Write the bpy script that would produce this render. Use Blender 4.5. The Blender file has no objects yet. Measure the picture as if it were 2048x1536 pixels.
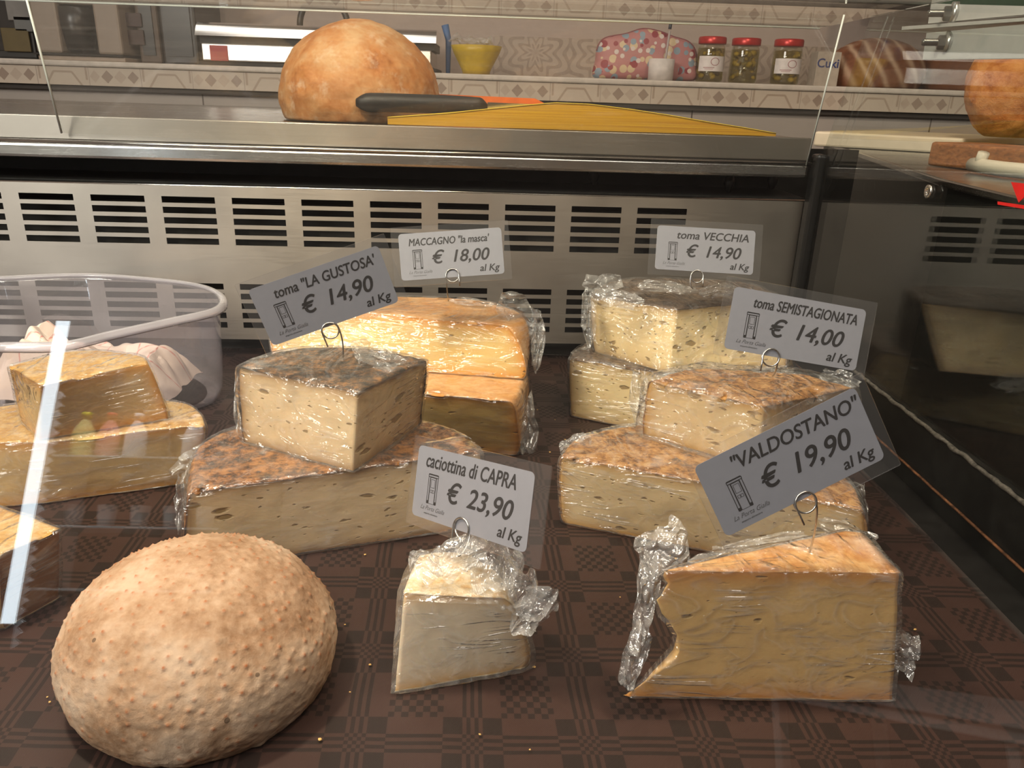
import bpy, bmesh, math, random
import numpy as np
from math import sin, cos, pi, radians, sqrt, exp
from mathutils import Vector, Matrix, noise, kdtree

random.seed(7)
S = bpy.context.scene
COL = S.collection

# ------------------------------------------------------------------ camera
FPX = 1540.0
CAM = np.array([0.0, 0.0, 0.36])
def _rx(a): return np.array([[1, 0, 0], [0, cos(a), -sin(a)], [0, sin(a), cos(a)]])
def _rz(a): return np.array([[cos(a), -sin(a), 0], [sin(a), cos(a), 0], [0, 0, 1]])
RC = _rz(radians(-1.5)) @ _rx(radians(90 - 20.5)) @ _rz(radians(1.9))
cd = bpy.data.cameras.new('camera')
cam = bpy.data.objects.new('camera', cd)
COL.objects.link(cam)
M4 = Matrix.Identity(4)
for i in range(3):
    for j in range(3):
        M4[i][j] = float(RC[i, j])
M4.translation = Vector(CAM)
cam.matrix_world = M4
cd.sensor_width = 36.0
cd.lens = FPX / 2048 * 36
cd.clip_start = 0.01
S.camera = cam

# ------------------------------------------------------------------ world, lights, exposure
w = bpy.data.worlds.new('world')
S.world = w
w.use_nodes = True
w.node_tree.nodes['Background'].inputs[0].default_value = (0.8, 0.85, 1.0, 1)
w.node_tree.nodes['Background'].inputs[1].default_value = 0.05
S.view_settings.view_transform = 'Standard'
S.view_settings.look = 'None'
S.view_settings.gamma = 1.0
S.view_settings.use_curve_mapping = False
S.view_settings.exposure = 0.5
S.cycles.use_denoising = True
S.cycles.transparent_max_bounces = 40
S.cycles.max_bounces = 8
S.cycles.diffuse_bounces = 3
S.cycles.caustics_reflective = False
S.cycles.sample_clamp_indirect = 4.0

def area(name, loc, target, size, power, color, size_y=None, shape='DISK', spread=180):
    l = bpy.data.lights.new(name, 'AREA')
    l.energy = power
    l.color = color
    l.shape = shape
    l.size = size
    if size_y:
        l.size_y = size_y
    l.spread = radians(spread)
    o = bpy.data.objects.new(name, l)
    COL.objects.link(o)
    o.location = loc
    o.rotation_euler = (Vector(target) - Vector(loc)).to_track_quat('-Z', 'Y').to_euler()
    return o
area('spot_lamp', (-0.40, 0.47, 0.86), (0.05, 0.72, 0.05), 0.07, 5.6, (1.0, 0.82, 0.60))
area('case_lamp', (-0.36, 0.42, 0.72), (-0.36, 0.74, 0.0), 1.05, 2.6, (1.0, 0.86, 0.70), 0.05, 'RECTANGLE')
area('shop_daylight', (-1.55, -0.65, 1.2), (0.0, 0.6, 0.1), 0.8, 26.0, (1.0, 0.94, 0.86), 0.8, 'RECTANGLE')
area('shop_fill_light', (0.2, -0.75, 1.93), (0.2, -0.9, 0.0), 1.6, 17.0, (1.0, 0.92, 0.84), 0.6, 'RECTANGLE')  # added fill overhead, brightens the shop that the steel reflects
area('rack_fill_light', (-1.0, -1.1, 1.92), (-1.05, -1.5, 0.3), 0.25, 13.0, (0.92, 0.96, 1.0), spread=60)  # added light, lifts the bottles and tumblers mirrored in the pane
area('back_fill_light', (-0.6, 1.75, 1.7), (-0.4, 2.3, 0.3), 1.8, 3.9, (1.0, 0.92, 0.84), 0.4, 'RECTANGLE')  # added light for the back wall, widened to reflect in the steel hood
area('counter_fill_light', (0.40, 0.55, 1.25), (0.72, 1.0, 0.35), 0.12, 6.0, (1.0, 0.78, 0.55))  # added light that brightens the side counter and its boards

# ------------------------------------------------------------------ projection helpers (pixel -> point of the place)
def ray(px, py):
    return RC @ np.array([(px - 1024) / FPX, -(py - 768) / FPX, -1.0])
def onz(px, py, z=0.0):
    d = ray(px, py); t = (z - CAM[2]) / d[2]
    return Vector(CAM + t * d)
def onY(px, py, Y):
    d = ray(px, py); t = Y / d[1]
    return Vector(CAM + t * d)
def onX(px, py, X):
    d = ray(px, py); t = X / d[0]
    return Vector(CAM + t * d)
def dep(px, py, depth):
    return Vector(CAM + ray(px, py) * depth)
REAR_K = 0.04
def rear(px, py, off=0.0):
    d = ray(px, py); t = (1.06 + off) / (d[1] - REAR_K * d[0])
    return Vector(CAM + t * d)
def RYY(x, off=0.0): return 1.06 + off + REAR_K * x

# ------------------------------------------------------------------ material helpers
class NT:
    def __init__(s, name):
        s.m = bpy.data.materials.new(name)
        s.m.use_nodes = True
        s.t = s.m.node_tree
        s.t.nodes.clear()
        s.out = s.t.nodes.new('ShaderNodeOutputMaterial')
    def n(s, typ, ins=None, **kw):
        nd = s.t.nodes.new('ShaderNode' + typ)
        for k, v in kw.items():
            setattr(nd, k, v)
        if ins:
            for k, v in ins.items():
                s.set(nd.inputs[k], v)
        return nd
    def set(s, sock, v):
        if isinstance(v, bpy.types.NodeSocket):
            s.t.links.new(v, sock)
        elif isinstance(v, bpy.types.Node):
            s.t.links.new(v.outputs[0], sock)
        else:
            if isinstance(v, (tuple, list)) and len(v) == 3 and sock.type == 'RGBA':
                v = (*v, 1)
            sock.default_value = v
    def math(s, op, a, b=0.0, c=0.0, clamp=False):
        nd = s.n('Math', {0: a, 1: b, 2: c}, operation=op)
        nd.use_clamp = clamp
        return nd.outputs[0]
    def ramp(s, fac, stops, interp='LINEAR'):
        nd = s.n('ValToRGB', {0: fac})
        cr = nd.color_ramp
        cr.interpolation = interp
        while len(cr.elements) < len(stops):
            cr.elements.new(0.5)
        for e, (p, c) in zip(cr.elements, stops):
            e.position = p
            e.color = (*c, 1) if len(c) == 3 else c
        return nd.outputs[0]
    def mix(s, fac, a, b):
        nd = s.n('Mix', data_type='RGBA')
        s.set(nd.inputs[0], fac); s.set(nd.inputs[6], a); s.set(nd.inputs[7], b)
        return nd.outputs[2]
    def coord(s, scale=(1, 1, 1), rot=(0, 0, 0), out='Object', loc=(0, 0, 0)):
        tc = s.n('TexCoord')
        mp = s.n('Mapping', {0: tc.outputs[out], 1: loc, 2: rot, 3: scale})
        return mp.outputs[0]
    def noise(s, vec, scale, detail=4, rough=0.55, dist=0.0):
        return s.n('TexNoise', {'Vector': vec, 'Scale': scale, 'Detail': detail, 'Roughness': rough, 'Distortion': dist}).outputs[0]
    def bump(s, h, strength=0.3, dist=0.001, normal=None):
        d = {'Height': h, 'Strength': strength, 'Distance': dist}
        if normal is not None:
            d['Normal'] = normal
        return s.n('Bump', d).outputs[0]
    def principled(s, **kw):
        nd = s.n('BsdfPrincipled')
        for k, v in kw.items():
            s.set(nd.inputs[k.replace('_', ' ')], v)
        s.t.links.new(nd.outputs[0], s.out.inputs[0])
        return nd
    def schlick(s, f0, normal=None):
        g = s.n('NewGeometry')
        nrm = normal if normal is not None else g.outputs['Normal']
        dp = s.n('VectorMath', {0: nrm, 1: g.outputs['Incoming']}, operation='DOT_PRODUCT').outputs['Value']
        c = s.math('ABSOLUTE', dp)
        q = s.math('POWER', s.math('SUBTRACT', 1.0, c, clamp=True), 5.0)
        return s.math('MULTIPLY_ADD', q, 1.0 - f0, f0, clamp=True)
def srgb(r, g, b):
    f = lambda c: (c / 255 / 12.92) if c / 255 <= 0.04045 else ((c / 255 + 0.055) / 1.055) ** 2.4
    return (f(r), f(g), f(b))

def simple(name, col, rough=0.5, metal=0.0, var=0.12, bump=0.0, scale=60, spec=0.5, coat=0.0):
    t = NT(name)
    v = t.coord()
    n = t.noise(v, scale, 5)
    c2 = tuple(min(1, c * (1 + var)) for c in col); c1 = tuple(c * (1 - var) for c in col)
    kw = dict(Base_Color=t.ramp(n, [(0.3, c1), (0.7, c2)]), Roughness=rough, Metallic=metal, Specular_IOR_Level=spec, Coat_Weight=coat)
    if bump:
        kw['Normal'] = t.bump(n, bump, 0.001)
    t.principled(**kw)
    return t.m

def m_paste(name, base, dark, rim, hole=(0.30, 0.19, 0.07), hscale=70, hden=0.35, seed=0.0, flat=2.2, rimw=1.0):
    t = NT(name)
    v = t.coord(loc=(seed, seed * 1.7, seed * 0.6))
    n1 = t.noise(v, 18, 4, 0.6)
    n2 = t.noise(v, 160, 4, 0.6)
    col = t.mix(t.math('MULTIPLY', n1, 1.0), base, dark)
    col = t.mix(t.math('MULTIPLY', n2, 0.25), col, tuple(c * 0.8 for c in base))
    at = t.n('Attribute', attribute_name='rim')
    rf = t.math('MULTIPLY', t.math('ADD', at.outputs['Fac'], t.math('MULTIPLY', t.math('SUBTRACT', n1, 0.5), 0.4)), rimw, clamp=True)
    col = t.mix(rf, col, rim)
    vh = t.coord(scale=(1, 1, flat), loc=(seed, seed, seed))
    wob = t.n('TexNoise', {'Vector': vh, 'Scale': 55, 'Detail': 3})
    vw = t.n('VectorMath', {0: vh, 1: t.n('VectorMath', {0: wob.outputs['Color'], 1: (0.016, 0.016, 0.016)}, operation='MULTIPLY').outputs[0]}, operation='ADD').outputs[0]
    def holes(sc, den):
        vo = t.n('TexVoronoi', {'Vector': vw, 'Scale': sc, 'Randomness': 1.0})
        sep = t.n('SeparateColor', {0: vo.outputs['Color']})
        r = t.math('MULTIPLY', t.math('POWER', sep.outputs[0], 2.4), den)
        return t.math('SMOOTH_MIN', t.math('MULTIPLY', t.math('SUBTRACT', r, vo.outputs['Distance']), 9.0, clamp=True), 1.0, 0.1)
    h = t.math('MAXIMUM', holes(hscale, hden), holes(hscale * 2.7, hden * 0.8))
    col = t.mix(t.math('MULTIPLY', h, 0.85), col, hole)
    fine = t.noise(v, 420, 3)
    bn = t.bump(t.math('SUBTRACT', t.math('MULTIPLY_ADD', fine, 0.12, t.math('MULTIPLY', n2, 0.25)), h), 0.7, 0.0014)
    t.principled(Base_Color=col, Roughness=0.48, Normal=bn, Specular_IOR_Level=0.4,
                 Subsurface_Weight=0.25, Subsurface_Radius=(1.0, 0.6, 0.3), Subsurface_Scale=0.004)
    return t.m

def m_rind(name, cols, scale=45, bump=0.8, seed=0.0, rough=0.75, fine=260, bd=0.002):
    t = NT(name)
    v = t.coord(loc=(seed, seed, seed))
    a = t.noise(v, scale, 6, 0.65, 0.3)
    b = t.noise(v, fine, 4, 0.65)
    f = t.math('MULTIPLY_ADD', b, 0.35, t.math('MULTIPLY', a, 0.75))
    k = len(cols)
    col = t.ramp(f, [(0.41 + 0.25 * i / (k - 1), c) for i, c in enumerate(cols)])
    t.principled(Base_Color=col, Roughness=rough, Specular_IOR_Level=0.3,
                 Normal=t.bump(t.math('ADD', t.math('MULTIPLY', a, 1.2), t.math('MULTIPLY', b, 0.6)), bump, bd))
    return t.m

def m_film(name, scale=28, f0=0.07, haze=0.035, strength=0.55, stretch=(1, 0.35, 1.6), rot=(0.4, 0.2, 0.5), fold=0.35):
    t = NT(name)
    v = t.coord(scale=stretch, rot=rot)
    n = t.n('TexNoise', {'Vector': v, 'Scale': scale, 'Detail': 3, 'Roughness': 0.5, 'Distortion': 1.2}).outputs[0]
    rdg = t.math('SUBTRACT', 1.0, t.math('MULTIPLY', t.math('ABSOLUTE', t.math('SUBTRACT', n, 0.5)), 9.0, clamp=True), clamp=True)
    n2 = t.noise(t.coord(scale=(1, 1, 1)), scale * 3.0, 3, 0.5, 0.6)
    hgt = t.math('ADD', t.math('MULTIPLY', rdg, 0.6), t.math('MULTIPLY', n2, 0.9))
    v3 = t.coord(scale=(10, 10, 95), rot=(rot[0] * 0.6, 0.35, 0.4))
    n3 = t.n('TexNoise', {'Vector': v3, 'Scale': 1.0, 'Detail': 2, 'Distortion': 0.8}).outputs[0]
    msk = t.math('MULTIPLY', t.math('SUBTRACT', t.noise(t.coord(loc=(3, 1, 2)), 22, 2), 0.50), 9.0, clamp=True)
    r3 = t.math('MULTIPLY', t.math('SUBTRACT', 1.0, t.math('MULTIPLY', t.math('ABSOLUTE', t.math('SUBTRACT', n3, 0.5)), 22.0, clamp=True), clamp=True), msk)
    hgt = t.math('MULTIPLY_ADD', r3, 1.0, hgt)
    nb = t.bump(hgt, strength, 0.0045)
    fac = t.schlick(f0, nb)
    tr = t.n('BsdfTransparent', {0: (0.985, 0.985, 0.98, 1)})
    gl = t.n('BsdfGlossy', {'Color': (1, 1, 1, 1), 'Roughness': 0.07, 'Normal': nb})
    df = t.n('BsdfDiffuse', {'Color': (0.9, 0.9, 0.88, 1)})
    hz = t.math('MULTIPLY_ADD', t.math('POWER', rdg, 3.0), haze * 2.2, haze)
    at = t.n('Attribute', attribute_name='fold')
    hz = t.math('MULTIPLY_ADD', at.outputs['Fac'], fold * 0.35, hz, clamp=True)
    hz = t.math('MULTIPLY_ADD', r3, 0.16, hz, clamp=True)  # white crease lines in the colour: film whitening that also stands for glints
    m1 = t.n('MixShader', {0: hz, 1: tr, 2: df})
    fac2 = t.math('MULTIPLY_ADD', at.outputs['Fac'], fold * 0.25, fac, clamp=True)
    m2 = t.n('MixShader', {0: fac2, 1: m1, 2: gl})
    t.t.links.new(m2.outputs[0], t.out.inputs[0])
    return t.m

def m_glass(name, tint=(0.97, 0.985, 0.975), f0=0.04, rough=0.0, haze=0.0, hcol=(0.8, 0.8, 0.8), streak=0.0):
    t = NT(name)
    fac = t.schlick(f0)
    tr = t.n('BsdfTransparent', {0: (*tint, 1)})
    gl = t.n('BsdfGlossy', {'Color': (1, 1, 1, 1), 'Roughness': rough})
    last = tr
    if haze or streak:
        df = t.n('BsdfDiffuse', {'Color': (*hcol, 1)})
        h = haze
        if streak:
            v = t.coord(scale=(0.6, 30, 60))
            n = t.noise(v, 6, 3)
            h = t.math('MULTIPLY_ADD', t.math('POWER', n, 4.0), streak, haze)
        last = t.n('MixShader', {0: h, 1: tr, 2: df})
    m2 = t.n('MixShader', {0: fac, 1: last, 2: gl})
    t.t.links.new(m2.outputs[0], t.out.inputs[0])
    return t.m

def m_steel(name, base=0.55, rough=0.28, stretch=(2, 200, 400), tint=(1.0, 0.96, 0.91), aniso=0.75):
    t = NT(name)
    v = t.coord(scale=stretch)
    n = t.noise(v, 3, 5, 0.6)
    v2 = t.coord()
    b = t.noise(v2, 9, 3)
    r = t.math('MULTIPLY_ADD', n, 0.16, t.math('MULTIPLY_ADD', b, 0.14, rough - 0.12))
    c = t.mix(b, tuple(base * 0.85 * x for x in tint), tuple(base * 1.1 * x for x in tint))
    pn = t.principled(Base_Color=c, Metallic=1.0, Roughness=r, Normal=t.bump(n, 0.06, 0.0005), Anisotropic=aniso)
    t.set(pn.inputs['Tangent'], t.n('CombineXYZ', {0: 0.0, 1: 0.0, 2: 1.0}))
    return t.m

# ------------------------------------------------------------------ mesh helpers
def link_mesh(name, verts, faces, mat=None, parent=None, smooth=True, attrs=None):
    me = bpy.data.meshes.new(name)
    me.from_pydata([tuple(v) for v in verts], [], [tuple(f) for f in faces])
    me.update()
    if attrs:
        for an, vals in attrs.items():
            a = me.attributes.new(an, 'FLOAT', 'POINT')
            a.data.foreach_set('value', [float(x) for x in vals])
    if mat:
        me.materials.append(mat)
    if smooth:
        me.polygons.foreach_set('use_smooth', [True] * len(me.polygons))
    o = bpy.data.objects.new(name, me)
    COL.objects.link(o)
    if parent:
        o.parent = parent
        o.matrix_parent_inverse = parent.matrix_world.inverted()
    return o
def from_bm(name, bm, mat, parent=None, smooth=False):
    me = bpy.data.meshes.new(name)
    bmesh.ops.recalc_face_normals(bm, faces=bm.faces)
    bm.to_mesh(me); bm.free()
    if mat:
        me.materials.append(mat)
    if smooth:
        me.polygons.foreach_set('use_smooth', [True] * len(me.polygons))
    o = bpy.data.objects.new(name, me)
    COL.objects.link(o)
    if parent:
        o.parent = parent
        o.matrix_parent_inverse = parent.matrix_world.inverted()
    return o
def tag(o, label, cat, group=None, kind=None):
    o['label'] = label
    o['category'] = cat
    if group: o['group'] = group
    if kind: o['kind'] = kind
    return o
def thing(name, loc, label, cat, group=None):
    o = bpy.data.objects.new(name, None)
    COL.objects.link(o)
    o.location = loc
    o.empty_display_size = 0.02
    o.matrix_world = Matrix.Translation(loc)
    return tag(o, label, cat, group)
def struct(o, label=None, cat=None):
    o['kind'] = 'structure'
    if label: o['label'] = label
    if cat: o['category'] = cat
    return o
def bm_box(bm, lo, hi, bevel=0.0, seg=2):
    r = bmesh.ops.create_cube(bm, size=1.0)
    lo = Vector(lo); hi = Vector(hi)
    for v in r['verts']:
        v.co = Vector(((v.co.x + 0.5) * (hi.x - lo.x) + lo.x, (v.co.y + 0.5) * (hi.y - lo.y) + lo.y, (v.co.z + 0.5) * (hi.z - lo.z) + lo.z))
    if bevel:
        es = list({e for v in r['verts'] for e in v.link_edges})
        bmesh.ops.bevel(bm, geom=es, offset=bevel, segments=seg, affect='EDGES', profile=0.5)
def box(name, lo, hi, mat, parent=None, bevel=0.0, seg=2, mtx=None):
    bm = bmesh.new()
    bm_box(bm, lo, hi, bevel, seg)
    if mtx:
        bm.transform(mtx)
    return from_bm(name, bm, mat, parent)
def prism(name, poly, z0, z1, mat, parent=None, bevel=0.0, seg=2):
    """poly: list of xy, extruded along z"""
    bm = bmesh.new()
    vs = [bm.verts.new((p[0], p[1], z0)) for p in poly]
    f = bm.faces.new(vs)
    r = bmesh.ops.extrude_face_region(bm, geom=[f])
    for e in r['geom']:
        if isinstance(e, bmesh.types.BMVert):
            e.co.z = z1
    if bevel:
        bmesh.ops.bevel(bm, geom=list(bm.edges), offset=bevel, segments=seg, affect='EDGES', profile=0.5)
    return from_bm(name, bm, mat, parent)
def hexa(name, q, mat, parent=None, thick=None):
    """solid from a quad of 3D points extruded by vector thick"""
    th = Vector(thick)
    vs = [Vector(p) for p in q] + [Vector(p) + th for p in q]
    fs = [(0, 1, 2, 3), (7, 6, 5, 4)] + [(i, i + 4, (i + 1) % 4 + 4, (i + 1) % 4) for i in range(4)]
    o = link_mesh(name, vs, fs, mat, parent, smooth=False)
    bm = bmesh.new(); bm.from_mesh(o.data); bmesh.ops.recalc_face_normals(bm, faces=bm.faces); bm.to_mesh(o.data); bm.free()
    return o
def tube_data(pts, r, seg=10, closed=False):
    pts = [Vector(p) for p in pts]
    vs, fs = [], []
    n = len(pts)
    up = None
    for i, p in enumerate(pts):
        a = pts[(i - 1) % n] if (i > 0 or closed) else p
        b = pts[(i + 1) % n] if (i < n - 1 or closed) else p
        d = (b - a).normalized()
        if up is None:
            up = Vector((0, 0, 1)) if abs(d.z) < 0.9 else Vector((1, 0, 0))
        s = d.cross(up).normalized(); up = s.cross(d).normalized()
        rr = r(i / (n - 1)) if callable(r) else r
        for k in range(seg):
            an = 2 * pi * k / seg
            vs.append(p + s * cos(an) * rr + up * sin(an) * rr)
    m = n if closed else n - 1
    for i in range(m):
        for k in range(seg):
            j = (i + 1) % n
            fs.append((i * seg + k, i * seg + (k + 1) % seg, j * seg + (k + 1) % seg, j * seg + k))
    if not closed:
        fs.append(tuple(range(seg))[::-1]); fs.append(tuple((n - 1) * seg + k for k in range(seg)))
    return vs, fs
def tube(name, pts, r, mat, parent=None, seg=10, closed=False):
    v, f = tube_data(pts, r, seg, closed)
    return link_mesh(name, v, f, mat, parent)
def lathe(name, prof, mat, parent=None, loc=(0, 0, 0), seg=32, mtx=None):
    vs, fs = [], []
    for r, z in prof:
        for k in range(seg):
            a = 2 * pi * k / seg
            vs.append(Vector((r * cos(a), r * sin(a), z)))
    for i in range(len(prof) - 1):
        for k in range(seg):
            fs.append((i * seg + k, i * seg + (k + 1) % seg, (i + 1) * seg + (k + 1) % seg, (i + 1) * seg + k))
    if prof[0][0] > 1e-5: fs.append(tuple(range(seg))[::-1])
    if prof[-1][0] > 1e-5: fs.append(tuple((len(prof) - 1) * seg + k for k in range(seg)))
    T = mtx if mtx else Matrix.Translation(loc)
    return link_mesh(name, [T @ v for v in vs], fs, mat, parent)
def join_data(parts):
    V, F = [], []
    for v, f in parts:
        o = len(V)
        V += list(v); F += [tuple(i + o for i in ff) for ff in f]
    return V, F
def fbm(p, s, o=4):
    return noise.fractal(Vector(p) * s, 1.0, 2.0, o)

# ------------------------------------------------------------------ materials
STEEL = m_steel('brushed_steel', 0.43, 0.38, (2, 200, 400), (1.0, 0.91, 0.82))
STEEL_TOP = m_steel('worktop_steel', 0.55, 0.22)
STEEL_SHINY = simple('bright_steel_edge', (0.75, 0.73, 0.70), 0.18, 1.0, 0.05)
WIRE = simple('hook_wire', (0.55, 0.54, 0.52), 0.25, 1.0, 0.08)
BLACK = simple('black_enamel', (0.009, 0.009, 0.009), 0.45, 0.0, 0.3, spec=0.25)
VOID = simple('dark_duct', (0.006, 0.006, 0.006), 0.8)
SIDEBLACK = simple('black_side_lacquer', (0.008, 0.0085, 0.008), 0.3, 0.0, 0.3, spec=0.22)
GLASS = m_glass('clear_pane')
FRONTGLASS = m_glass('front_pane', (0.985, 0.99, 0.985), 0.034)
SIDEGLASS = m_glass('side_pane', (0.93, 0.95, 0.94), 0.045)
REARGLASS = m_glass('acrylic_pane', (0.96, 0.96, 0.95), 0.035, 0.0, 0.02, (0.75, 0.70, 0.66), 0.12)
SHELFGLASS = m_glass('shelf_glass', (0.95, 0.97, 0.96), 0.06)
GLASSEDGE = simple('polished_glass_edge', (0.75, 0.80, 0.77), 0.2, 0.0, 0.05)
WHITEMETAL = simple('satin_aluminium', (0.60, 0.60, 0.60), 0.45, 0.2, 0.05)
RED = simple('red_sticker', srgb(205, 28, 26), 0.5)
GREEN = simple('green_panel', srgb(20, 74, 48), 0.6)

# ------------------------------------------------------------------ the setting
WALL = simple('painted_wall', srgb(176, 160, 150), 0.8, 0, 0.03)
DARKWALL = simple('shop_wall_front', srgb(112, 104, 98), 0.8, 0, 0.05)
CEIL = simple('white_ceiling', srgb(205, 200, 195), 0.9, 0, 0.03)
FLOORM = simple('floor_stone', srgb(95, 85, 78), 0.5, 0, 0.12)
def m_lowertile():
    t = NT('plain_wall_tile')
    v = t.coord()
    s = t.n('SeparateXYZ', {0: v})
    u = t.math('FRACT', t.math('MULTIPLY', t.math('ADD', s.outputs[0], 0.13), 1 / 0.62))
    j = t.math('LESS_THAN', u, 0.006)
    n = t.noise(v, 4, 3)
    c = t.mix(n, srgb(158, 150, 144), srgb(178, 168, 160))
    t.principled(Base_Color=t.mix(j, c, srgb(90, 80, 74)), Roughness=0.35)
    return t.m
def m_backsplash():
    t = NT('patterned_backsplash')
    v = t.coord()
    s = t.n('SeparateXYZ', {0: v})
    P = 0.20
    fu = t.math('SUBTRACT', t.math('FRACT', t.math('MULTIPLY', s.outputs[0], 1 / P)), 0.5)
    fv = t.math('SUBTRACT', t.math('FRACT', t.math('MULTIPLY', t.math('ADD', s.outputs[2], 0.02), 1 / P)), 0.5)
    r = t.math('SQRT', t.math('ADD', t.math('MULTIPLY', fu, fu), t.math('MULTIPLY', fv, fv)))
    an = t.math('ARCTAN2', fv, fu)
    pet = t.math('MULTIPLY_ADD', t.math('COSINE', t.math('MULTIPLY', an, 8.0)), 0.06, r)
    ring = t.math('GREATER_THAN', t.math('SINE', t.math('MULTIPLY', pet, 42.0)), 0.25)
    n = t.noise(v, 90, 4)
    f = t.math('MULTIPLY', ring, t.math('MULTIPLY_ADD', n, 0.8, 0.15), clamp=True)
    c = t.mix(f, srgb(168, 152, 138), srgb(128, 110, 98))
    t.principled(Base_Color=c, Roughness=0.5)
    return t.m
def m_bordertile():
    t = NT('border_tile')
    v = t.coord()
    s = t.n('SeparateXYZ', {0: v})
    P = 0.252
    u = t.math('FRACT', t.math('MULTIPLY', t.math('ADD', s.outputs[0], BT_U0), 1 / P))
    vv = t.math('MULTIPLY', t.math('SUBTRACT', s.outputs[2], BT_Z0), 1 / BT_H)
    def dia(cu, cv, a, b):
        return t.math('LESS_THAN', t.math('ADD', t.math('MULTIPLY', t.math('ABSOLUTE', t.math('SUBTRACT', u, cu)), 1 / a), t.math('MULTIPLY', t.math('ABSOLUTE', t.math('SUBTRACT', vv, cv)), 1 / b)), 1.0)
    d1 = dia(0.18, 0.5, 0.058, 0.36); d2 = dia(0.43, 0.5, 0.055, 0.34)
    d3 = dia(0.305, 0.5, 0.06, 0.36); d4 = dia(0.06, 0.5, 0.05, 0.34)
    au = t.math('ABSOLUTE', t.math('SUBTRACT', u, 0.755))
    edge = t.math('MULTIPLY_ADD', t.math('SUBTRACT', 1.0, vv), 0.115, 0.055)
    side = t.math('LESS_THAN', t.math('ABSOLUTE', t.math('SUBTRACT', au, edge)), 0.012)
    side = t.math('MULTIPLY', side, t.math('LESS_THAN', vv, 0.74))
    top = t.math('MULTIPLY', t.math('LESS_THAN', t.math('ABSOLUTE', t.math('SUBTRACT', vv, 0.72)), 0.055), t.math('LESS_THAN', au, 0.09))
    hook = t.math('MULTIPLY', t.math('LESS_THAN', t.math('ABSOLUTE', t.math('SUBTRACT', au, 0.225)), 0.010), t.math('GREATER_THAN', vv, 0.30))
    joint = t.math('MAXIMUM', t.math('LESS_THAN', u, 0.006), t.math('LESS_THAN', t.math('ABSOLUTE', t.math('SUBTRACT', u, 0.505)), 0.004))
    lines = t.math('MAXIMUM', t.math('MAXIMUM', side, top), hook)
    n = t.noise(v, 30, 4)
    c = t.mix(n, srgb(184, 168, 152), srgb(198, 184, 168))
    c = t.mix(t.math('MULTIPLY', t.math('MAXIMUM', d3, d4), 0.35), c, srgb(150, 128, 112))
    c = t.mix(t.math('MULTIPLY', lines, 0.6), c, srgb(140, 118, 100))
    c = t.mix(t.math('MULTIPLY', t.math('MAXIMUM', d1, d2), 0.75), c, srgb(128, 106, 92))
    c = t.mix(t.math('MULTIPLY', joint, 0.7), c, srgb(140, 125, 115))
    t.principled(Base_Color=c, Roughness=0.4)
    return t.m
YL = 2.05      # front of the tiled ledge
YW = 2.45      # back wall
lt = onY(1300, 160, YL); lip_b = onY(1300, 172, YL); lb_ = onY(1300, 208, YL)
LEDGE_Z = lt.z
BT_Z0, BT_H = lb_.z, lip_b.z - lb_.z
BT_U0 = -onY(1200, 190, YL).x
wall_back = struct(box('wall_back', (-2.3, YW, -0.9), (2.3, YW + 0.06, 1.95), WALL), 'pale painted back wall behind the counter', 'wall')
struct(box('wall_left', (-2.36, -1.9, -0.9), (-2.3, YW, 1.95), WALL), 'left wall of the shop', 'wall')
struct(box('wall_right', (2.3, -1.9, -0.9), (2.36, YW, 1.95), WALL), 'right wall of the shop', 'wall')
struct(box('wall_front', (-2.36, -1.96, -0.9), (2.36, -1.9, 1.95), DARKWALL), 'wall behind the viewer', 'wall')
struct(box('floor', (-2.36, -1.96, -0.96), (2.36, YW + 0.06, -0.9), FLOORM), 'stone shop floor', 'floor')
struct(box('ceiling', (-2.36, -1.96, 1.95), (2.36, YW + 0.06, 2.0), CEIL), 'white shop ceiling', 'ceiling')
zs = onY(1200, 78, YW - 0.02).z
bs = box('wall_back_backsplash', (-0.02, YW - 0.012, LEDGE_Z - 0.05), (2.3, YW, zs), m_backsplash()); struct(bs, 'patterned beige tile backsplash above the ledge', 'tiles')
# tiled ledge along the back wall
ledge = thing('tiled_ledge', (0, YL, 0), 'tiled ledge with diamond border along the back wall', 'ledge')
box('lower_wall_tiles', (-2.29, YL + 0.03, -0.89), (2.29, YL + 0.06, lb_.z - 0.005), m_lowertile(), ledge)
box('border_tiles', (-2.29, YL, lb_.z), (2.29, YL + 0.06, lip_b.z), m_bordertile(), ledge)
box('shadow_gap', (-2.29, YL + 0.012, lb_.z - 0.012), (2.29, YL + 0.05, lb_.z - 0.0005), simple('dark_joint', srgb(52, 46, 42), 0.7), ledge)
box('ledge_top', (-2.29, YL - 0.008, lip_b.z + 0.0005), (2.29, YW - 0.013, LEDGE_Z), simple('ledge_white_tile', srgb(200, 190, 180), 0.35), ledge, 0.004)

# ------------------------------------------------------------------ the refrigerated display case
case = thing('display_case', (0, 0.7, -0.02), 'refrigerated glass display case with slotted steel back grille', 'display case')
# floor tray
box('floor_tray', (-0.95, 0.16, -0.06), (0.45, 1.13, -0.004), BLACK, case, 0.002)
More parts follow.
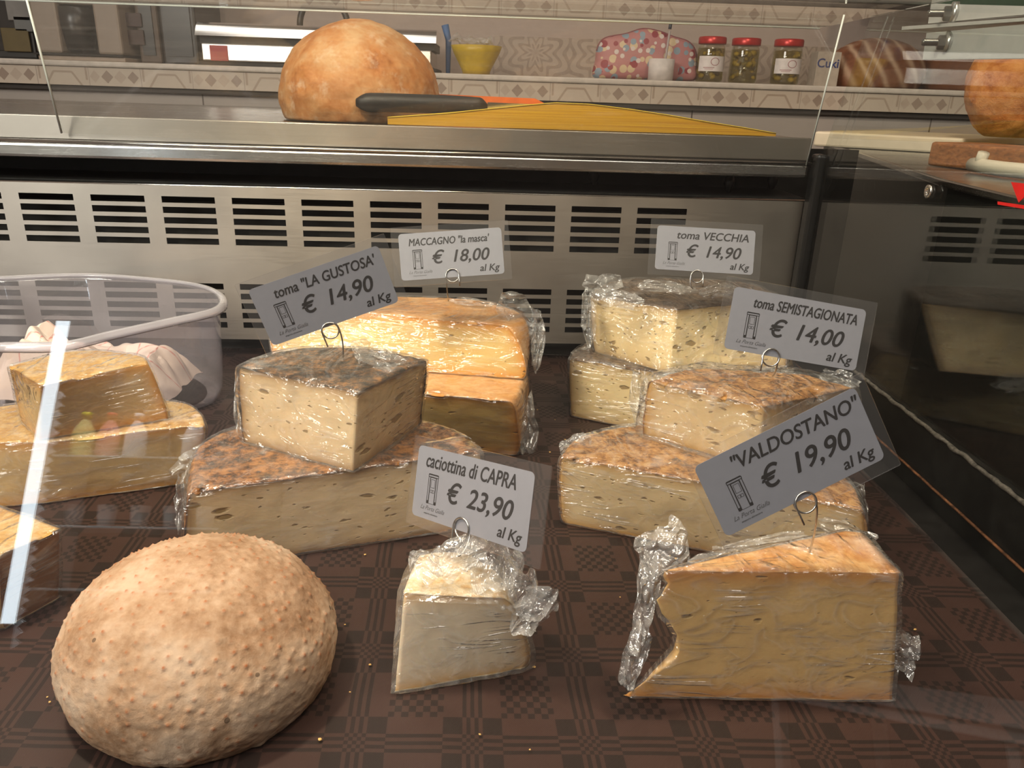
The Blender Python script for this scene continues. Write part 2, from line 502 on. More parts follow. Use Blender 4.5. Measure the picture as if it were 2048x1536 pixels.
# grille with real slots
def make_grille():
    PER, WID = 0.0905, 0.0685
    X0 = -0.623 - 4 * PER
    cols = [X0 + i * PER for i in range(14)]
    xl = [-1.0]
    for c in cols:
        xl += [c, c + WID]
    xl += [0.424]
    rows = [0.2225 - 0.01365 * i for i in range(5)] + [0.1065 - 0.01365 * i for i in range(5)]
    zl = [0.236]
    for r in rows:
        zl += [r, r - 0.0083]
    zl += [0.027]
    vs, fs = [], []
    for z in zl:
        for x in xl:
            vs.append((x, RYY(x), z))
    nx = len(xl)
    for j in range(len(zl) - 1):
        for i in range(nx - 1):
            if i % 2 == 1 and j % 2 == 1 and not (i // 2 == 0):
                continue
            fs.append((j * nx + i, j * nx + i + 1, (j + 1) * nx + i + 1, (j + 1) * nx + i))
    o = link_mesh('air_grille', vs, fs, STEEL, case, smooth=False)
    sm = o.modifiers.new('thickness', 'SOLIDIFY'); sm.thickness = 0.0014; sm.offset = -1
    return o
grille = make_grille()
def rear_bar(name, z0, z1, off0, off1, mat, x0=-1.0, x1=0.424, bevel=0.0, parent=case):
    bm = bmesh.new()
    bm_box(bm, (x0, off0, z0), (x1, off1, z1), bevel)
    for v in bm.verts:
        v.co.y += 1.06 + REAR_K * v.co.x
    return from_bm(name, bm, mat, parent)
tube('grille_top_fold', [(-1.0, RYY(-1.0, 0.001), 0.2365), (0.424, RYY(0.424, 0.001), 0.2365)], 0.0022, STEEL_SHINY, grille, 8)
rear_bar('evaporator_cavity', -0.004, 0.21, 0.045, 0.05, VOID)
rear_bar('black_shelf_gap', 0.2345, 0.2405, 0.006, 0.12, BLACK)
rear_bar('black_back_strip', 0.0, 0.2995, 0.125, 0.132, BLACK, -1.0, 0.545)
# steel worktop: front upstand, rolled lip and deep top
rear_bar('worktop', 0.3, 0.3175, 0.0, 0.90, STEEL_TOP, -1.6, 0.415)
rear_bar('worktop_upstand', 0.2905, 0.3195, -0.004, 0.004, STEEL, -1.6, 0.418, 0.0012)
rear_bar('worktop_lip', 0.268, 0.2865, -0.010, 0.006, STEEL_TOP, -1.6, 0.418, 0.004)
tube('glass_channel', [(-1.0, RYY(-1.0, -0.010), 0.2888), (0.420, RYY(0.42, -0.010), 0.2868)], 0.0024, STEEL_SHINY, case, 8)
# small dark fixings under the worktop
for px, py in ((1188, 350), (1458, 366), (1545, 360)):
    p = rear(px, py, 0.05)
    lathe('shelf_fixing', [(0.0, 0.012), (0.006, 0.009), (0.008, 0.0), (0.004, -0.012), (0.0, -0.014)], simple('fixing_dark', (0.03, 0.03, 0.03), 0.3, 0.6), case, p, 14)
# rear acrylic pane, leaning to the customer at its top
def rear_pane():
    a = rear(1612, 330, -0.012); d = rear(124, 266, -0.012)
    Yt = 1.00
    b = onY(1686, 40, Yt); c = onY(52, 6, Yt - 0.04)
    b.z = c.z = 0.462
    o = hexa('rear_pane', [d, a, b, c], REARGLASS, case, (0, 0.003, 0))
    tube('pane_edge', [d + Vector((0, -0.001, 0)), c + Vector((0, -0.001, 0))], 0.0013, GLASSEDGE, o, 6)
    tube('pane_edge', [a + Vector((0, -0.001, 0)), b + Vector((0, -0.001, 0))], 0.0011, GLASSEDGE, o, 6)
    return a, b, c, d
RA, RB, RCc, RD = rear_pane()
# glass top shelf seen from just below
ys = [onz(px, py, 0.468) for px, py in ((0, -4), (540, 14), (1640, 56))]
shelf_l = onz(-300, -12, 0.468); shelf_r = onz(1690, 58, 0.468)
sh = hexa('top_shelf', [(-1.0, 0.46, 0.468), (0.47, 0.46, 0.468), (0.47, shelf_r.y, 0.468), (-1.0, shelf_l.y, 0.468)], SHELFGLASS, case, (0, 0, 0.006))
tube('shelf_edge', [(-1.0, shelf_l.y + 0.001, 0.4675), (0.47, shelf_r.y + 0.001, 0.4675)], 0.0012, GLASSEDGE, sh, 6)
# side pane (right) and the black side below it
XS = 0.43
pq = [(0.10, 0.069), (1.066, 0.069), (1.066, 0.285), (0.985, 0.46), (0.10, 0.46)]
sp = link_mesh('side_pane', [(XS, y, z) for y, z in pq] + [(XS + 0.004, y, z) for y, z in pq], [(0, 1, 2, 3, 4), (9, 8, 7, 6, 5)] + [(k, k + 5, (k + 1) % 5 + 5, (k + 1) % 5) for k in range(5)], SIDEGLASS, case, False)
def rough_edge():
    pts = []
    for i in range(160):
        y = 0.15 + 0.92 * i / 159
        pts.append((XS - 0.001 + 0.0012 * noise.noise((y * 90, 0, 0)), y, 0.0665 + 0.0016 * noise.noise((y * 60, 3, 0))))
    return tube('sealant_bead', pts, lambda t: 0.0022 + 0.0011 * noise.noise((t * 70, 7, 1)), simple('grey_sealant', srgb(74, 70, 64), 0.5, 0, 0.7, 0.5, 260), case, 8)
rough_edge()
box('side_panel', (XS + 0.0005, 0.10, -0.05), (XS + 0.006, 1.07, 0.0685), SIDEBLACK, case)
tube('copper_trim', [(XS - 0.001, 0.15 + 0.9 * i / 60, 0.016 + 0.0006 * noise.noise((i * 0.7, 0, 0))) for i in range(61)], 0.0014, simple('copper_edge', srgb(104, 68, 44), 0.5, 0.3, 0.8, 0.3, 160), case, 6)
box('corner_post', (0.421, 1.052, 0.02), (0.436, 1.075, 0.30), simple('post_black', (0.02, 0.02, 0.02), 0.25, 0.3), case, 0.004)
# front pane, leaning back
AL = radians(18)
def FP(z): return 0.27 + math.tan(AL) * (z - 0.15)
hexa('front_pane', [(-0.95, FP(-0.02), -0.02), (0.45, FP(-0.02), -0.02), (0.45, FP(0.60), 0.60), (-0.95, FP(0.60), 0.60)], FRONTGLASS, case, (0, -0.004, 0))
# red fill-limit mark on the side pane: a triangle over a bar
def limit_mark():
    z0 = onX(2040, 362, XS - 0.001)
    pa = [onX(2022, 364, XS - 0.0012), onX(2075, 370, XS - 0.0012), onX(2037, 405, XS - 0.0012)]
    tri = link_mesh('limit_mark', pa + [p + Vector((0.0006, 0, 0)) for p in pa], [(0, 1, 2), (5, 4, 3), (0, 3, 4, 1), (1, 4, 5, 2), (2, 5, 3, 0)], RED, sp, False)
    hexa('limit_bar', [onX(1995, 403, XS - 0.0012), onX(2085, 416, XS - 0.0012), onX(2085, 424, XS - 0.0012), onX(1995, 409, XS - 0.0012)], RED, sp, (0.0006, 0, 0))
limit_mark()
p = onX(1859, 383, XS)
lathe('screw_cap', [(0.0, 0.0), (0.0062, 0.0), (0.0068, 0.002), (0.0040, 0.003), (0.0036, 0.001), (0, 0.001)], STEEL_SHINY, sp, mtx=Matrix.Translation(p) @ Matrix.Rotation(-pi / 2, 4, 'Y'), seg=20)

# aluminium brackets with bolts, upper right
def bracket(quad, bolt_px, name, label):
    t = thing(name, quad[0], label, 'bracket', 'bolted aluminium brackets at the upper right')
    hexa('bracket_plate', quad, WHITEMETAL, t, (0.012, 0.002, 0))
    X = quad[0].x
    c = onX(*bolt_px, X)
    M = Matrix.Translation(c) @ Matrix.Rotation(radians(-18), 4, 'Z') @ Matrix.Rotation(-pi / 2, 4, 'Y')
    lathe('washer', [(0.0, -0.004), (0.0115, -0.004), (0.0115, 0.0018), (0.0, 0.0018)], simple('zinc_washer', (0.5, 0.5, 0.49), 0.3, 0.9), t, mtx=M, seg=28)
    hexv = [(0.0, 0.0018), (0.0072, 0.0018), (0.0072, 0.0078), (0.006, 0.0088), (0.0, 0.0088)]
    lathe('nut', hexv, simple('zinc_nut', (0.28, 0.28, 0.27), 0.3, 0.9), t, mtx=M, seg=6).data.polygons.foreach_set('use_smooth', [False] * 100 if False else [False] * len(t.children[-1].data.polygons))
    prof = [(0.0, 0.0)]
    for i in range(15):
        z = 0.0015 * i + 0.001
        prof += [(0.0039, z), (0.0033, z + 0.00075)]
    prof += [(0.0030, 0.024), (0.0, 0.0245)]
    lathe('bolt_thread', prof, simple('bolt_dark', (0.16, 0.16, 0.155), 0.3, 0.95), t, mtx=M, seg=16)
XB = 0.475
bracket([onX(1845, 119, XB), onX(2120, 116, XB), onX(2120, 42, XB), onX(1853, 66, XB)], (1893, 85), 'shelf_bracket', 'lower white aluminium bracket with protruding bolt, above the upright loaf')
bracket([onX(1856, 47, XB), onX(2120, 22, XB), onX(2120, 14, XB), onX(1862, 7, XB)], (1905, 27), 'shelf_bracket', 'upper white aluminium bracket with protruding bolt, under the green panel')
fl = hexa('shelf_flange', [onX(1803, 60, XB - 0.004), onX(2130, 36, XB - 0.004), onX(2130, 29, XB - 0.004), onX(1804, 53, XB - 0.004)], WHITEMETAL, None, (0.05, 0.004, 0))
tag(fl, 'thin white metal flange running between the two bolted brackets', 'metal strip')
tag(box('green_panel', (onY(1690, 12, 2.2).x, 2.2, onY(1900, 11, 2.2).z), (2.0, 2.24, onY(1900, 11, 2.2).z + 0.15), GREEN), 'dark green panel at the top right corner', 'panel')

# ------------------------------------------------------------------ tablecloth
def m_cloth():
    t = NT('damask_cloth')
    v = t.coord()
    s = t.n('SeparateXYZ', {0: v})
    X, Y = s.outputs[0], s.outputs[1]
    wob = t.noise(v, 7, 2)
    xx = t.math('MULTIPLY_ADD', Y, 0.047, X)
    u = t.math('MULTIPLY_ADD', wob, 0.10, t.math('MULTIPLY', t.math('SUBTRACT', xx, 0.0795), 1 / 0.070))
    vv = t.math('MULTIPLY_ADD', wob, 0.10, t.math('MULTIPLY', t.math('SUBTRACT', Y, 0.513), 1 / 0.0797))
    u = t.math('SUBTRACT', u, 0.05); vv = t.math('SUBTRACT', vv, 0.05)
    def band(q):
        f = t.math('SUBTRACT', t.math('FRACT', t.math('ADD', q, 0.5)), 0.5)
        d = t.math('ABSOLUTE', f)
        instripe = t.math('LESS_THAN', d, 0.125)
        st = t.math('GREATER_THAN', t.math('COSINE', t.math('MULTIPLY', d, 2 * pi / 0.072)), 0.0)
        chk = t.math('GREATER_THAN', d, 0.26)
        a = t.math('MAXIMUM', t.math('MULTIPLY', instripe, st), chk)
        fl = t.math('MODULO', t.math('FLOOR', t.math('MULTIPLY', t.math('FRACT', q), 16.0)), 2.0)
        return a, chk, fl
    a, ca, fa = band(u); b, cb, fb = band(vv)
    def xor(p, q):
        return t.math('ABSOLUTE', t.math('SUBTRACT', p, q))
    both = t.math('MULTIPLY', ca, cb)
    pat = t.math('ADD', t.math('MULTIPLY', both, xor(fa, fb)), t.math('MULTIPLY', t.math('SUBTRACT', 1.0, both), xor(a, b)))
    tw = t.n('TexWave', {'Vector': t.coord(rot=(0, 0, 0.75)), 'Scale': 320, 'Distortion': 0.0})
    n = t.noise(v, 55, 5)
    light = t.mix(n, srgb(52, 35, 30), srgb(60, 41, 36))
    dark = t.mix(n, srgb(28, 17, 13), srgb(33, 21, 17))
    c = t.mix(pat, dark, light)
    r = t.math('MULTIPLY_ADD', pat, -0.10, 0.52)
    hb = t.math('ADD', t.math('MULTIPLY', tw.outputs['Fac'], 0.35), t.math('MULTIPLY', n, 0.6))
    t.principled(Base_Color=c, Roughness=r, Specular_IOR_Level=0.35, Normal=t.bump(hb, 0.25, 0.0006),
                 Sheen_Weight=0.06, Sheen_Roughness=0.4)
    return t.m
def make_cloth():
    nx, ny = 130, 120
    x0, x1, y0, y1 = -0.90, 0.397, 0.20, 1.098
    vs, fs = [], []
    for j in range(ny):
        for i in range(nx):
            x = x0 + (x1 - x0) * i / (nx - 1); y = y0 + (y1 - y0) * j / (ny - 1)
            z = 0.0004 * noise.noise((x * 12, y * 12, 0)) + 0.0003 * noise.noise((x * 30, y * 18, 4)) - 0.0012
            vs.append((x + 0.0015 * noise.noise((y * 9, 0, 2)) * (i == nx - 1), y, z))
    for j in range(ny - 1):
        for i in range(nx - 1):
            fs.append((j * nx + i, j * nx + i + 1, (j + 1) * nx + i + 1, (j + 1) * nx + i))
    o = link_mesh('tablecloth', vs, fs, m_cloth())
    sm = o.modifiers.new('thickness', 'SOLIDIFY'); sm.thickness = 0.0009; sm.offset = -1
    return tag(o, 'brown damask tablecloth with checked and striped weave lining the case', 'tablecloth')
make_cloth()

# ------------------------------------------------------------------ cheeses
def resample(poly, kinds, step):
    """poly: list of (bottom xy, top xy). returns samples: (b, t, kind, prev-kind-corner info)"""
    n = len(poly)
    out = []
    for i in range(n):
        b0, t0 = poly[i]; b1, t1 = poly[(i + 1) % n]
        L = max((b1 - b0).length, (t1 - t0).length)
        k = max(2, int(L / step))
        if kinds[i] == 'r':
            # catmull-rom through rind corners
            pm = poly[(i - 1) % n] if kinds[(i - 1) % n] == 'r' else None
            pn = poly[(i + 2) % n] if kinds[(i + 1) % n] == 'r' else None
            def cr(q):
                a1, a2 = poly[i][q], poly[(i + 1) % n][q]
                a0 = pm[q] if pm else a1 - (a2 - a1) * 0.5
                a3 = pn[q] if pn else a2 + (a2 - a1) * 0.5
                return lambda s: 0.5 * ((2 * a1) + (a2 - a0) * s + (2 * a0 - 5 * a1 + 4 * a2 - a3) * s * s + (3 * a1 - a0 - 3 * a2 + a3) * s ** 3)
            fb_, ft_ = cr(0), cr(1)
            for j in range(k):
                out.append((fb_(j / k), ft_(j / k), i, j / k))
        else:
            for j in range(k):
                out.append((b0.lerp(b1, j / k), t0.lerp(t1, j / k), i, j / k))
    return out

def crumple(center, ax, ay, az, nu=42, nv=30, amp=0.5, seed=0):
    """a wadded patch of film: grid spanned by ax, ay, crumpled along az"""
    vs, fs = [], []
    for j in range(nv):
        for i in range(nu):
            u = i / (nu - 1) - 0.5; v = j / (nv - 1) - 0.5
            e = 1 - 0.35 * abs(v * 2) ** 2
            p = Vector(center) + ax * (u * e) + ay * v
            q = Vector((u * 2.0 + seed * 3.1, v * 2.0, seed * 1.3))
            d = noise.turbulence_vector(q, 2, False)
            rid = abs(noise.noise(q * 1.9)) * 1.7 - 0.4 + 0.35 * abs(noise.noise(q * 4.3))
            p += az * (d[0] * 0.5 + rid * 0.5) + ax * (d[1] * amp * 0.4) + ay * (d[2] * amp * 0.4)
            vs.append(p)
    for j in range(nv - 1):
        for i in range(nu - 1):
            fs.append((j * nu + i, j * nu + i + 1, (j + 1) * nu + i + 1, (j + 1) * nu + i))
    return vs, fs

def cheese(name, label, group, corners, kinds, z0, h, paste, rind, film, R=0.004, rn=3.0, notch=None, crumples=(), rindn=0.0008, sag=0.0, fo=0.0012, wr=0.0016, dome=0.0, rimw=0.006, cat='cheese', wrapname='plastic_wrap'):
    """corners: (bottom px | None, top px | None, optional world offset from previous) ; kinds per edge: c cut / r rind"""
    poly = []
    for c in corners:
        b, tp = c[0], c[1]
        if isinstance(b, Vector):
            B = b.to_2d(); T = (tp if isinstance(tp, Vector) else b).to_2d()
        else:
            B = onz(*b, z0).to_2d() if b else None
            T = onz(*tp, z0 + h).to_2d() if tp else None
            if B is None: B = T.copy()
            if T is None: T = B.copy()
        poly.append((B, T))
    A = sum(poly[i][0].x * poly[(i + 1) % len(poly)][0].y - poly[(i + 1) % len(poly)][0].x * poly[i][0].y for i in range(len(poly)))
    if A < 0:
        n = len(poly)
        poly = poly[::-1]
        kinds = ''.join(kinds[(n - 2 - i) % n] for i in range(n))
    n = len(poly)
    cen = sum((p[0] for p in poly), Vector((0, 0))) / n
    base = Vector((cen.x, cen.y, z0))
    root = thing(name, base, label, cat, group)
    smp = resample(poly, kinds, 0.0028)
    N = len(smp)
    NL = 26
    verts, rim, kind_v = [], [], []
    # outward directions
    lens = [(poly[(i + 1) % n][0] - poly[i][0]).length for i in range(n)]
    for L in range(NL + 1):
        t = L / NL
        t = 0.5 - 0.5 * cos(pi * t) if True else t
        prof = R * (max(0.0, 1 - abs(2 * t - 1) ** rn)) ** (1 / rn)
        for k, (b, tp, e, s) in enumerate(smp):
            p = b.lerp(tp, t)
            pb, pa = smp[(k - 1) % N], smp[(k + 1) % N]
            tan = (pa[0].lerp(pa[1], t) - pb[0].lerp(pb[1], t)).normalized()
            nrm = Vector((tan.y, -tan.x))
            kd = kinds[e]
            off = Vector((0, 0))
            dr = 1.0
            if kd == 'r':
                if s == 0 and kinds[(e - 1) % n] == 'c':
                    d = (poly[e][0] - poly[(e - 1) % n][0]).normalized()
                    off = d * prof
                else:
                    off = nrm * prof
                dr = 0.0
            else:
                ed = (poly[(e + 1) % n][0] - poly[e][0]).normalized()
                if kinds[(e + 1) % n] == 'r':
                    off += ed * prof * s
                    dr = min(dr, (1 - s) * lens[e])
                if kinds[(e - 1) % n] == 'r':
                    off -= ed * prof * (1 - s)
                    dr = min(dr, s * lens[e])
                off += nrm * 0.0006 * noise.noise((p.x * 60, p.y * 60, t * h * 60))
                if notch and (e in notch['edges']):
                    # ragged broken tip
                    fr = 1 - s if notch['edges'][e] == 'end' else s
                    dist = fr * lens[e]
                    wgt = max(0, 1 - dist / notch['len'])
                    pr = notch['prof']
                    for q in range(len(pr) - 1):
                        if pr[q][0] <= t <= pr[q + 1][0]:
                            f = (t - pr[q][0]) / (pr[q + 1][0] - pr[q][0])
                            amt = pr[q][1] * (1 - f) + pr[q + 1][1] * f
                    amt += 0.003 * noise.noise((t * 14, dist * 200, 1))
                    dirv = -ed if notch['edges'][e] == 'end' else ed
                    off += dirv * amt * wgt
            z = t * h
            z += sag * sin(pi * s) * (t) * (kd == 'c')
            if notch and False: pass
            zz = z + (0.0009 * noise.noise((p.x * 45, p.y * 45, 5)) if t == 1 else 0)
            verts.append(Vector((p.x + off.x, p.y + off.y, z0 + zz)) - base)
            dz = min(t, 1 - t) * h
            rim.append(max(exp(-(dz / rimw) ** 1.3), exp(-(dr / (rimw * 1.2)) ** 1.3)))
            kind_v.append(kd)
    side_faces = []
    for L in range(NL):
        for k in range(N):
            k2 = (k + 1) % N
            side_faces.append(((L * N + k, L * N + k2, (L + 1) * N + k2, (L + 1) * N + k), kinds[smp[k][2]]))
    # caps
    def cap(L, top):
        rings = 14
        ids = [[L * N + k for k in range(N)]]
        c = sum((verts[i] for i in ids[0]), Vector()) / N
        for r in range(1, rings):
            f = 1 - r / rings
            row = []
            for k in range(N):
                q = verts[ids[0][k]]
                p = c.lerp(q, f)
                w_ = p + base
                if top:
                    p.z = (h + sag * 0.6 * (1 - f) + dome * (1 - f * f) + 0.0011 * noise.noise(w_ * 45) + 0.0006 * noise.noise(w_ * 130)) if r > 0 else p.z
                    p.z = p.z if r > 1 else (p.z + q.z) / 2
                verts.append(p); rim.append(1.0); row.append(len(verts) - 1)
            ids.append(row)
        verts.append(Vector((c.x, c.y, (h + sag * 0.6 + dome) if top else c.z))); rim.append(1.0)
        ci = len(verts) - 1
        fs = []
        for r in range(rings - 1):
            for k in range(N):
                k2 = (k + 1) % N
                q = (ids[r][k], ids[r][k2], ids[r + 1][k2], ids[r + 1][k])
                fs.append(q if top else q[::-1])
        for k in range(N):
            q = (ids[-1][k], ids[-1][(k + 1) % N], ci)
            fs.append(q if top else q[::-1])
        return fs
    capf = cap(NL, True) + cap(0, False)
    allf = [f for f, _ in side_faces] + capf
    off_v = [base + v - base for v in verts]
    po = link_mesh('paste', verts, allf, paste, None, attrs={'rim': rim})
    po.parent = root
    po.data.update()
    bm = bmesh.new(); bm.from_mesh(po.data); bmesh.ops.recalc_face_normals(bm, faces=bm.faces)
    bm.normal_update()
    nrm = [v.normal.copy() for v in bm.verts]
    # sharpen the cut edges
    bm.free()
    # rind shell
    rf = [f for f, kd in side_faces if kd == 'r'] + capf
    used = sorted({i for f in rf for i in f})
    cnt = {}
    for f in rf:
        for a, b in zip(f, f[1:] + f[:1]):
            key = (min(a, b), max(a, b)); cnt[key] = cnt.get(key, []) + [(a, b)]
    mp = {i: k for k, i in enumerate(used)}
    rv = []
    for i in used:
        wv = verts[i] + base
        d = 0.0004 + rindn * (0.8 + 0.9 * fbm(wv, 70, 4))
        v = verts[i] + nrm[i] * max(d, 0.00025)
        if v.z < 0.0: v.z = 0.0
        rv.append(v)
    rfaces = [tuple(mp[i] for i in f) for f in rf]
    bmap = {}
    for key, lst in cnt.items():
        if len(lst) == 1:
            a, b = lst[0]
            for q in (a, b):
                if q not in bmap:
                    bmap[q] = len(rv)
                    iv = verts[q] - nrm[q] * 0.0012
                    iv.z = min(max(iv.z, 0.0006), h - 0.0004) if abs(verts[q].z - h) < 0.001 or verts[q].z < 0.001 else iv.z
                    rv.append(iv)
            rfaces.append((mp[b], mp[a], bmap[a], bmap[b]))
    ro = link_mesh('rind', rv, rfaces, rind)
    ro.parent = root
    # film
    if film:
        fv = []
        for i, v in enumerate(verts):
            wv = v + base
            o = fo + wr * (0.5 + 0.5 * noise.noise(wv * 26)) + 0.0009 * abs(noise.noise(wv * 75)) + rindn
            q = v + nrm[i] * o
            q.z = max(q.z, 0.0003)
            fv.append(q)
        ff = list(allf)
        fold = [0.0] * len(fv)
        for cr in crumples:
            cv, cf = crumple(*cr[:-1], seed=cr[-1]) if isinstance(cr, tuple) else cr
            o = len(fv)
            fv += [q - base for q in cv]
            ff += [tuple(i + o for i in f) for f in cf]
            fold += [1.0] * len(cv)
        fo_ = link_mesh(wrapname, fv, ff, film, None, attrs={'fold': fold})
        fo_.parent = root
    return root

def cr_px(px, py, depth, w_, h_, t_, ang=0.0, seed=0, tilt=0.0):
    """crumpled film wad near a pixel at a camera depth, spanning w_ x h_ metres, ang = lean in the picture plane"""
    c = dep(px, py, depth)
    r = Vector(RC @ np.array([cos(ang), sin(ang), 0])); u = Vector(RC @ np.array([-sin(ang), cos(ang), 0])); f = Vector(RC @ np.array([0, 0, 1.0]))
    return (c, r * w_, (u * cos(tilt) - f * sin(tilt)) * h_, f * t_, seed)

F1 = m_film('cling_film', 30)
F2 = m_film('tight_film', 24, 0.065, 0.025, 0.45, (0.5, 0.5, 2.4), (0.15, 0.1, 0.3))
F3 = m_film('loose_film', 34, 0.06, 0.05, 0.6, (1, 0.6, 1.2), (0.5, 0.6, 0.2), 0.3)

P_gust = m_paste('paste_gustosa', srgb(242, 216, 176), srgb(226, 194, 146), srgb(168, 128, 80), hscale=46, hden=0.44, seed=1.3)
P_mac = m_paste('paste_orange_rimmed', srgb(234, 202, 132), srgb(222, 184, 106), srgb(224, 150, 52), hscale=60, hden=0.25, seed=2.1)
P_vec = m_paste('paste_crumbly', srgb(244, 220, 170), srgb(230, 198, 140), srgb(176, 140, 88), hscale=62, hden=0.48, seed=3.7)
P_sem = m_paste('paste_pale', srgb(240, 214, 168), srgb(226, 194, 142), srgb(196, 146, 70), hscale=46, hden=0.46, seed=4.9)
P_goat = m_paste('paste_goat', srgb(240, 222, 194), srgb(230, 208, 176), srgb(220, 168, 96), hscale=40, hden=0.12, seed=5.2)
P_val = m_paste('paste_amber', srgb(224, 184, 120), srgb(208, 164, 100), srgb(196, 126, 46), hscale=46, hden=0.22, seed=6.6)
P_left = m_paste('paste_left', srgb(222, 186, 130), srgb(206, 168, 110), srgb(206, 140, 50), hscale=40, hden=0.12, seed=7.7)
P_dark = m_paste('paste_brown', srgb(150, 100, 48), srgb(130, 82, 38), srgb(120, 70, 30), hscale=40, hden=0.12, seed=8.7)
R_dark = m_rind('rind_dark_mould', [srgb(22, 19, 17), srgb(56, 46, 34), srgb(98, 70, 42), srgb(146, 102, 58)], 75, 1.0, 0.3, 0.75, 330)
R_brown = m_rind('rind_brown', [srgb(42, 28, 18), srgb(90, 56, 28), srgb(140, 90, 46), srgb(170, 116, 66)], 90, 1.0, 1.3, 0.75, 330)
R_orange = m_rind('rind_orange', [srgb(196, 132, 64), srgb(212, 154, 90), srgb(222, 176, 124)], 40, 0.25, 2.3, 0.55)
R_grey = m_rind('rind_grey_brown', [srgb(54, 42, 34), srgb(96, 76, 60), srgb(130, 108, 88)], 48, 0.8, 3.3)
R_tan = m_rind('rind_tan', [srgb(62, 40, 22), srgb(132, 86, 42), srgb(172, 122, 66), srgb(190, 146, 92)], 85, 0.7, 4.3, 0.7, 330)
R_goat = m_rind('rind_white_bloom', [srgb(214, 168, 104), srgb(232, 206, 164), srgb(240, 226, 202)], 80, 0.5, 5.3)
R_val = m_rind('rind_smooth_orange', [srgb(182, 118, 54), srgb(206, 150, 84), srgb(222, 176, 116)], 60, 0.3, 6.3, 0.5)
R_left = m_rind('rind_yellow', [srgb(172, 124, 60), srgb(194, 152, 86), srgb(206, 174, 124)], 60, 0.4, 7.3, 0.55)

G = 'wrapped cheese pieces laid out on the brown cloth'
V3 = Vector
# goat cheese wedge, front centre
cheese('cheese_wedge', 'small white wedge with bunched wrap between the round cheese and the amber block', G,
       [((790, 1383), (808, 1188)), ((1040, 1337), (992, 1196)), (None, (980, 1150)), (None, (915, 1112)), (None, (838, 1118))], 'crrrc',
       0.0, 0.066, P_goat, R_goat, F3, R=0.011, rn=2.6, rindn=0.0006, fo=0.002, wr=0.004,
       crumples=[cr_px(915, 1112, 0.480, 0.034, 0.026, 0.010, 0.5, 1, 0.5), cr_px(985, 1125, 0.485, 0.030, 0.034, 0.012, 0.1, 2, 0.4),
                 cr_px(1065, 1222, 0.485, 0.036, 0.020, 0.012, 0.75, 3, 0.3), cr_px(848, 1130, 0.48, 0.018, 0.022, 0.006, 0.9, 4, 0.5),
                 cr_px(1035, 1180, 0.49, 0.022, 0.030, 0.012, -0.2, 5, 0.4), cr_px(1015, 1135, 0.50, 0.020, 0.030, 0.012, -0.2, 6, 0.4)])
# big amber block, front right
cheese('cheese_block', 'large amber cheese block with ragged left tip in front at right', G,
       [((1262, 1392), (1328, 1143)), ((1785, 1400), (1797, 1147)), (None, (1727, 1068)), (None, (1690, 1064))], 'ccrc',
       0.0, 0.094, P_val, R_val, F1, R=0.003, rindn=0.0004, notch={'edges': {0: 'start', 3: 'end'}, 'len': 0.05,
       'prof': [(0, -0.004), (0.12, 0.006), (0.33, 0.022), (0.48, 0.021), (0.6, 0.012), (0.78, 0.000), (0.9, 0.004), (1.0, 0.0)]}, rimw=0.009,
       crumples=[cr_px(1330, 1095, 0.50, 0.040, 0.030, 0.012, 0.5, 11, 0.6), cr_px(1292, 1190, 0.485, 0.016, 0.048, 0.010, -0.15, 12),
                 cr_px(1700, 1072, 0.53, 0.050, 0.016, 0.010, -0.4, 13, 0.5), cr_px(1808, 1305, 0.50, 0.016, 0.026, 0.010, -0.2, 14),
                 cr_px(1268, 1320, 0.475, 0.014, 0.040, 0.008, -0.25, 15), cr_px(1500, 1095, 0.52, 0.075, 0.014, 0.008, 0.2, 16, 0.8)])
# dark rinded pair, left of centre
cheese('cheese_wedge', 'wide dark rinded wedge lying under the square dark wedge', G,
       [((385, 1138), (392, 985)), ((965, 1050), (960, 905)), (None, (930, 880)), (None, (850, 850)), (None, (640, 830)), (None, (470, 862)), (None, (402, 905))], 'ccrrrrr',
       0.0, 0.070, P_gust, R_brown, F2, R=0.006, rindn=0.0016,
       crumples=[cr_px(392, 925, 0.66, 0.030, 0.040, 0.014, -0.6, 21, 0.6), cr_px(362, 1010, 0.645, 0.012, 0.045, 0.010, 0.05, 22), cr_px(900, 882, 0.70, 0.05, 0.02, 0.01, -0.3, 23, 0.8)])
cheese('cheese_wedge', 'dark mouldy rinded wedge with corner forward, topmost of the left centre stack', G,
       [((492, 884), (482, 737)), ((706, 943), (716, 787)), ((836, 852), (849, 723)), (None, (745, 703)), (None, (640, 698)), (None, (560, 708))], 'ccrrrr',
       0.0725, 0.066, P_gust, R_dark, F1, R=0.003, rindn=0.0014,
       crumples=[cr_px(752, 712, 0.66, 0.045, 0.026, 0.012, -0.4, 31, 0.7), cr_px(560, 715, 0.70, 0.05, 0.02, 0.008, 0.3, 32, 0.8), cr_px(480, 810, 0.69, 0.010, 0.05, 0.008, 0.05, 33)])
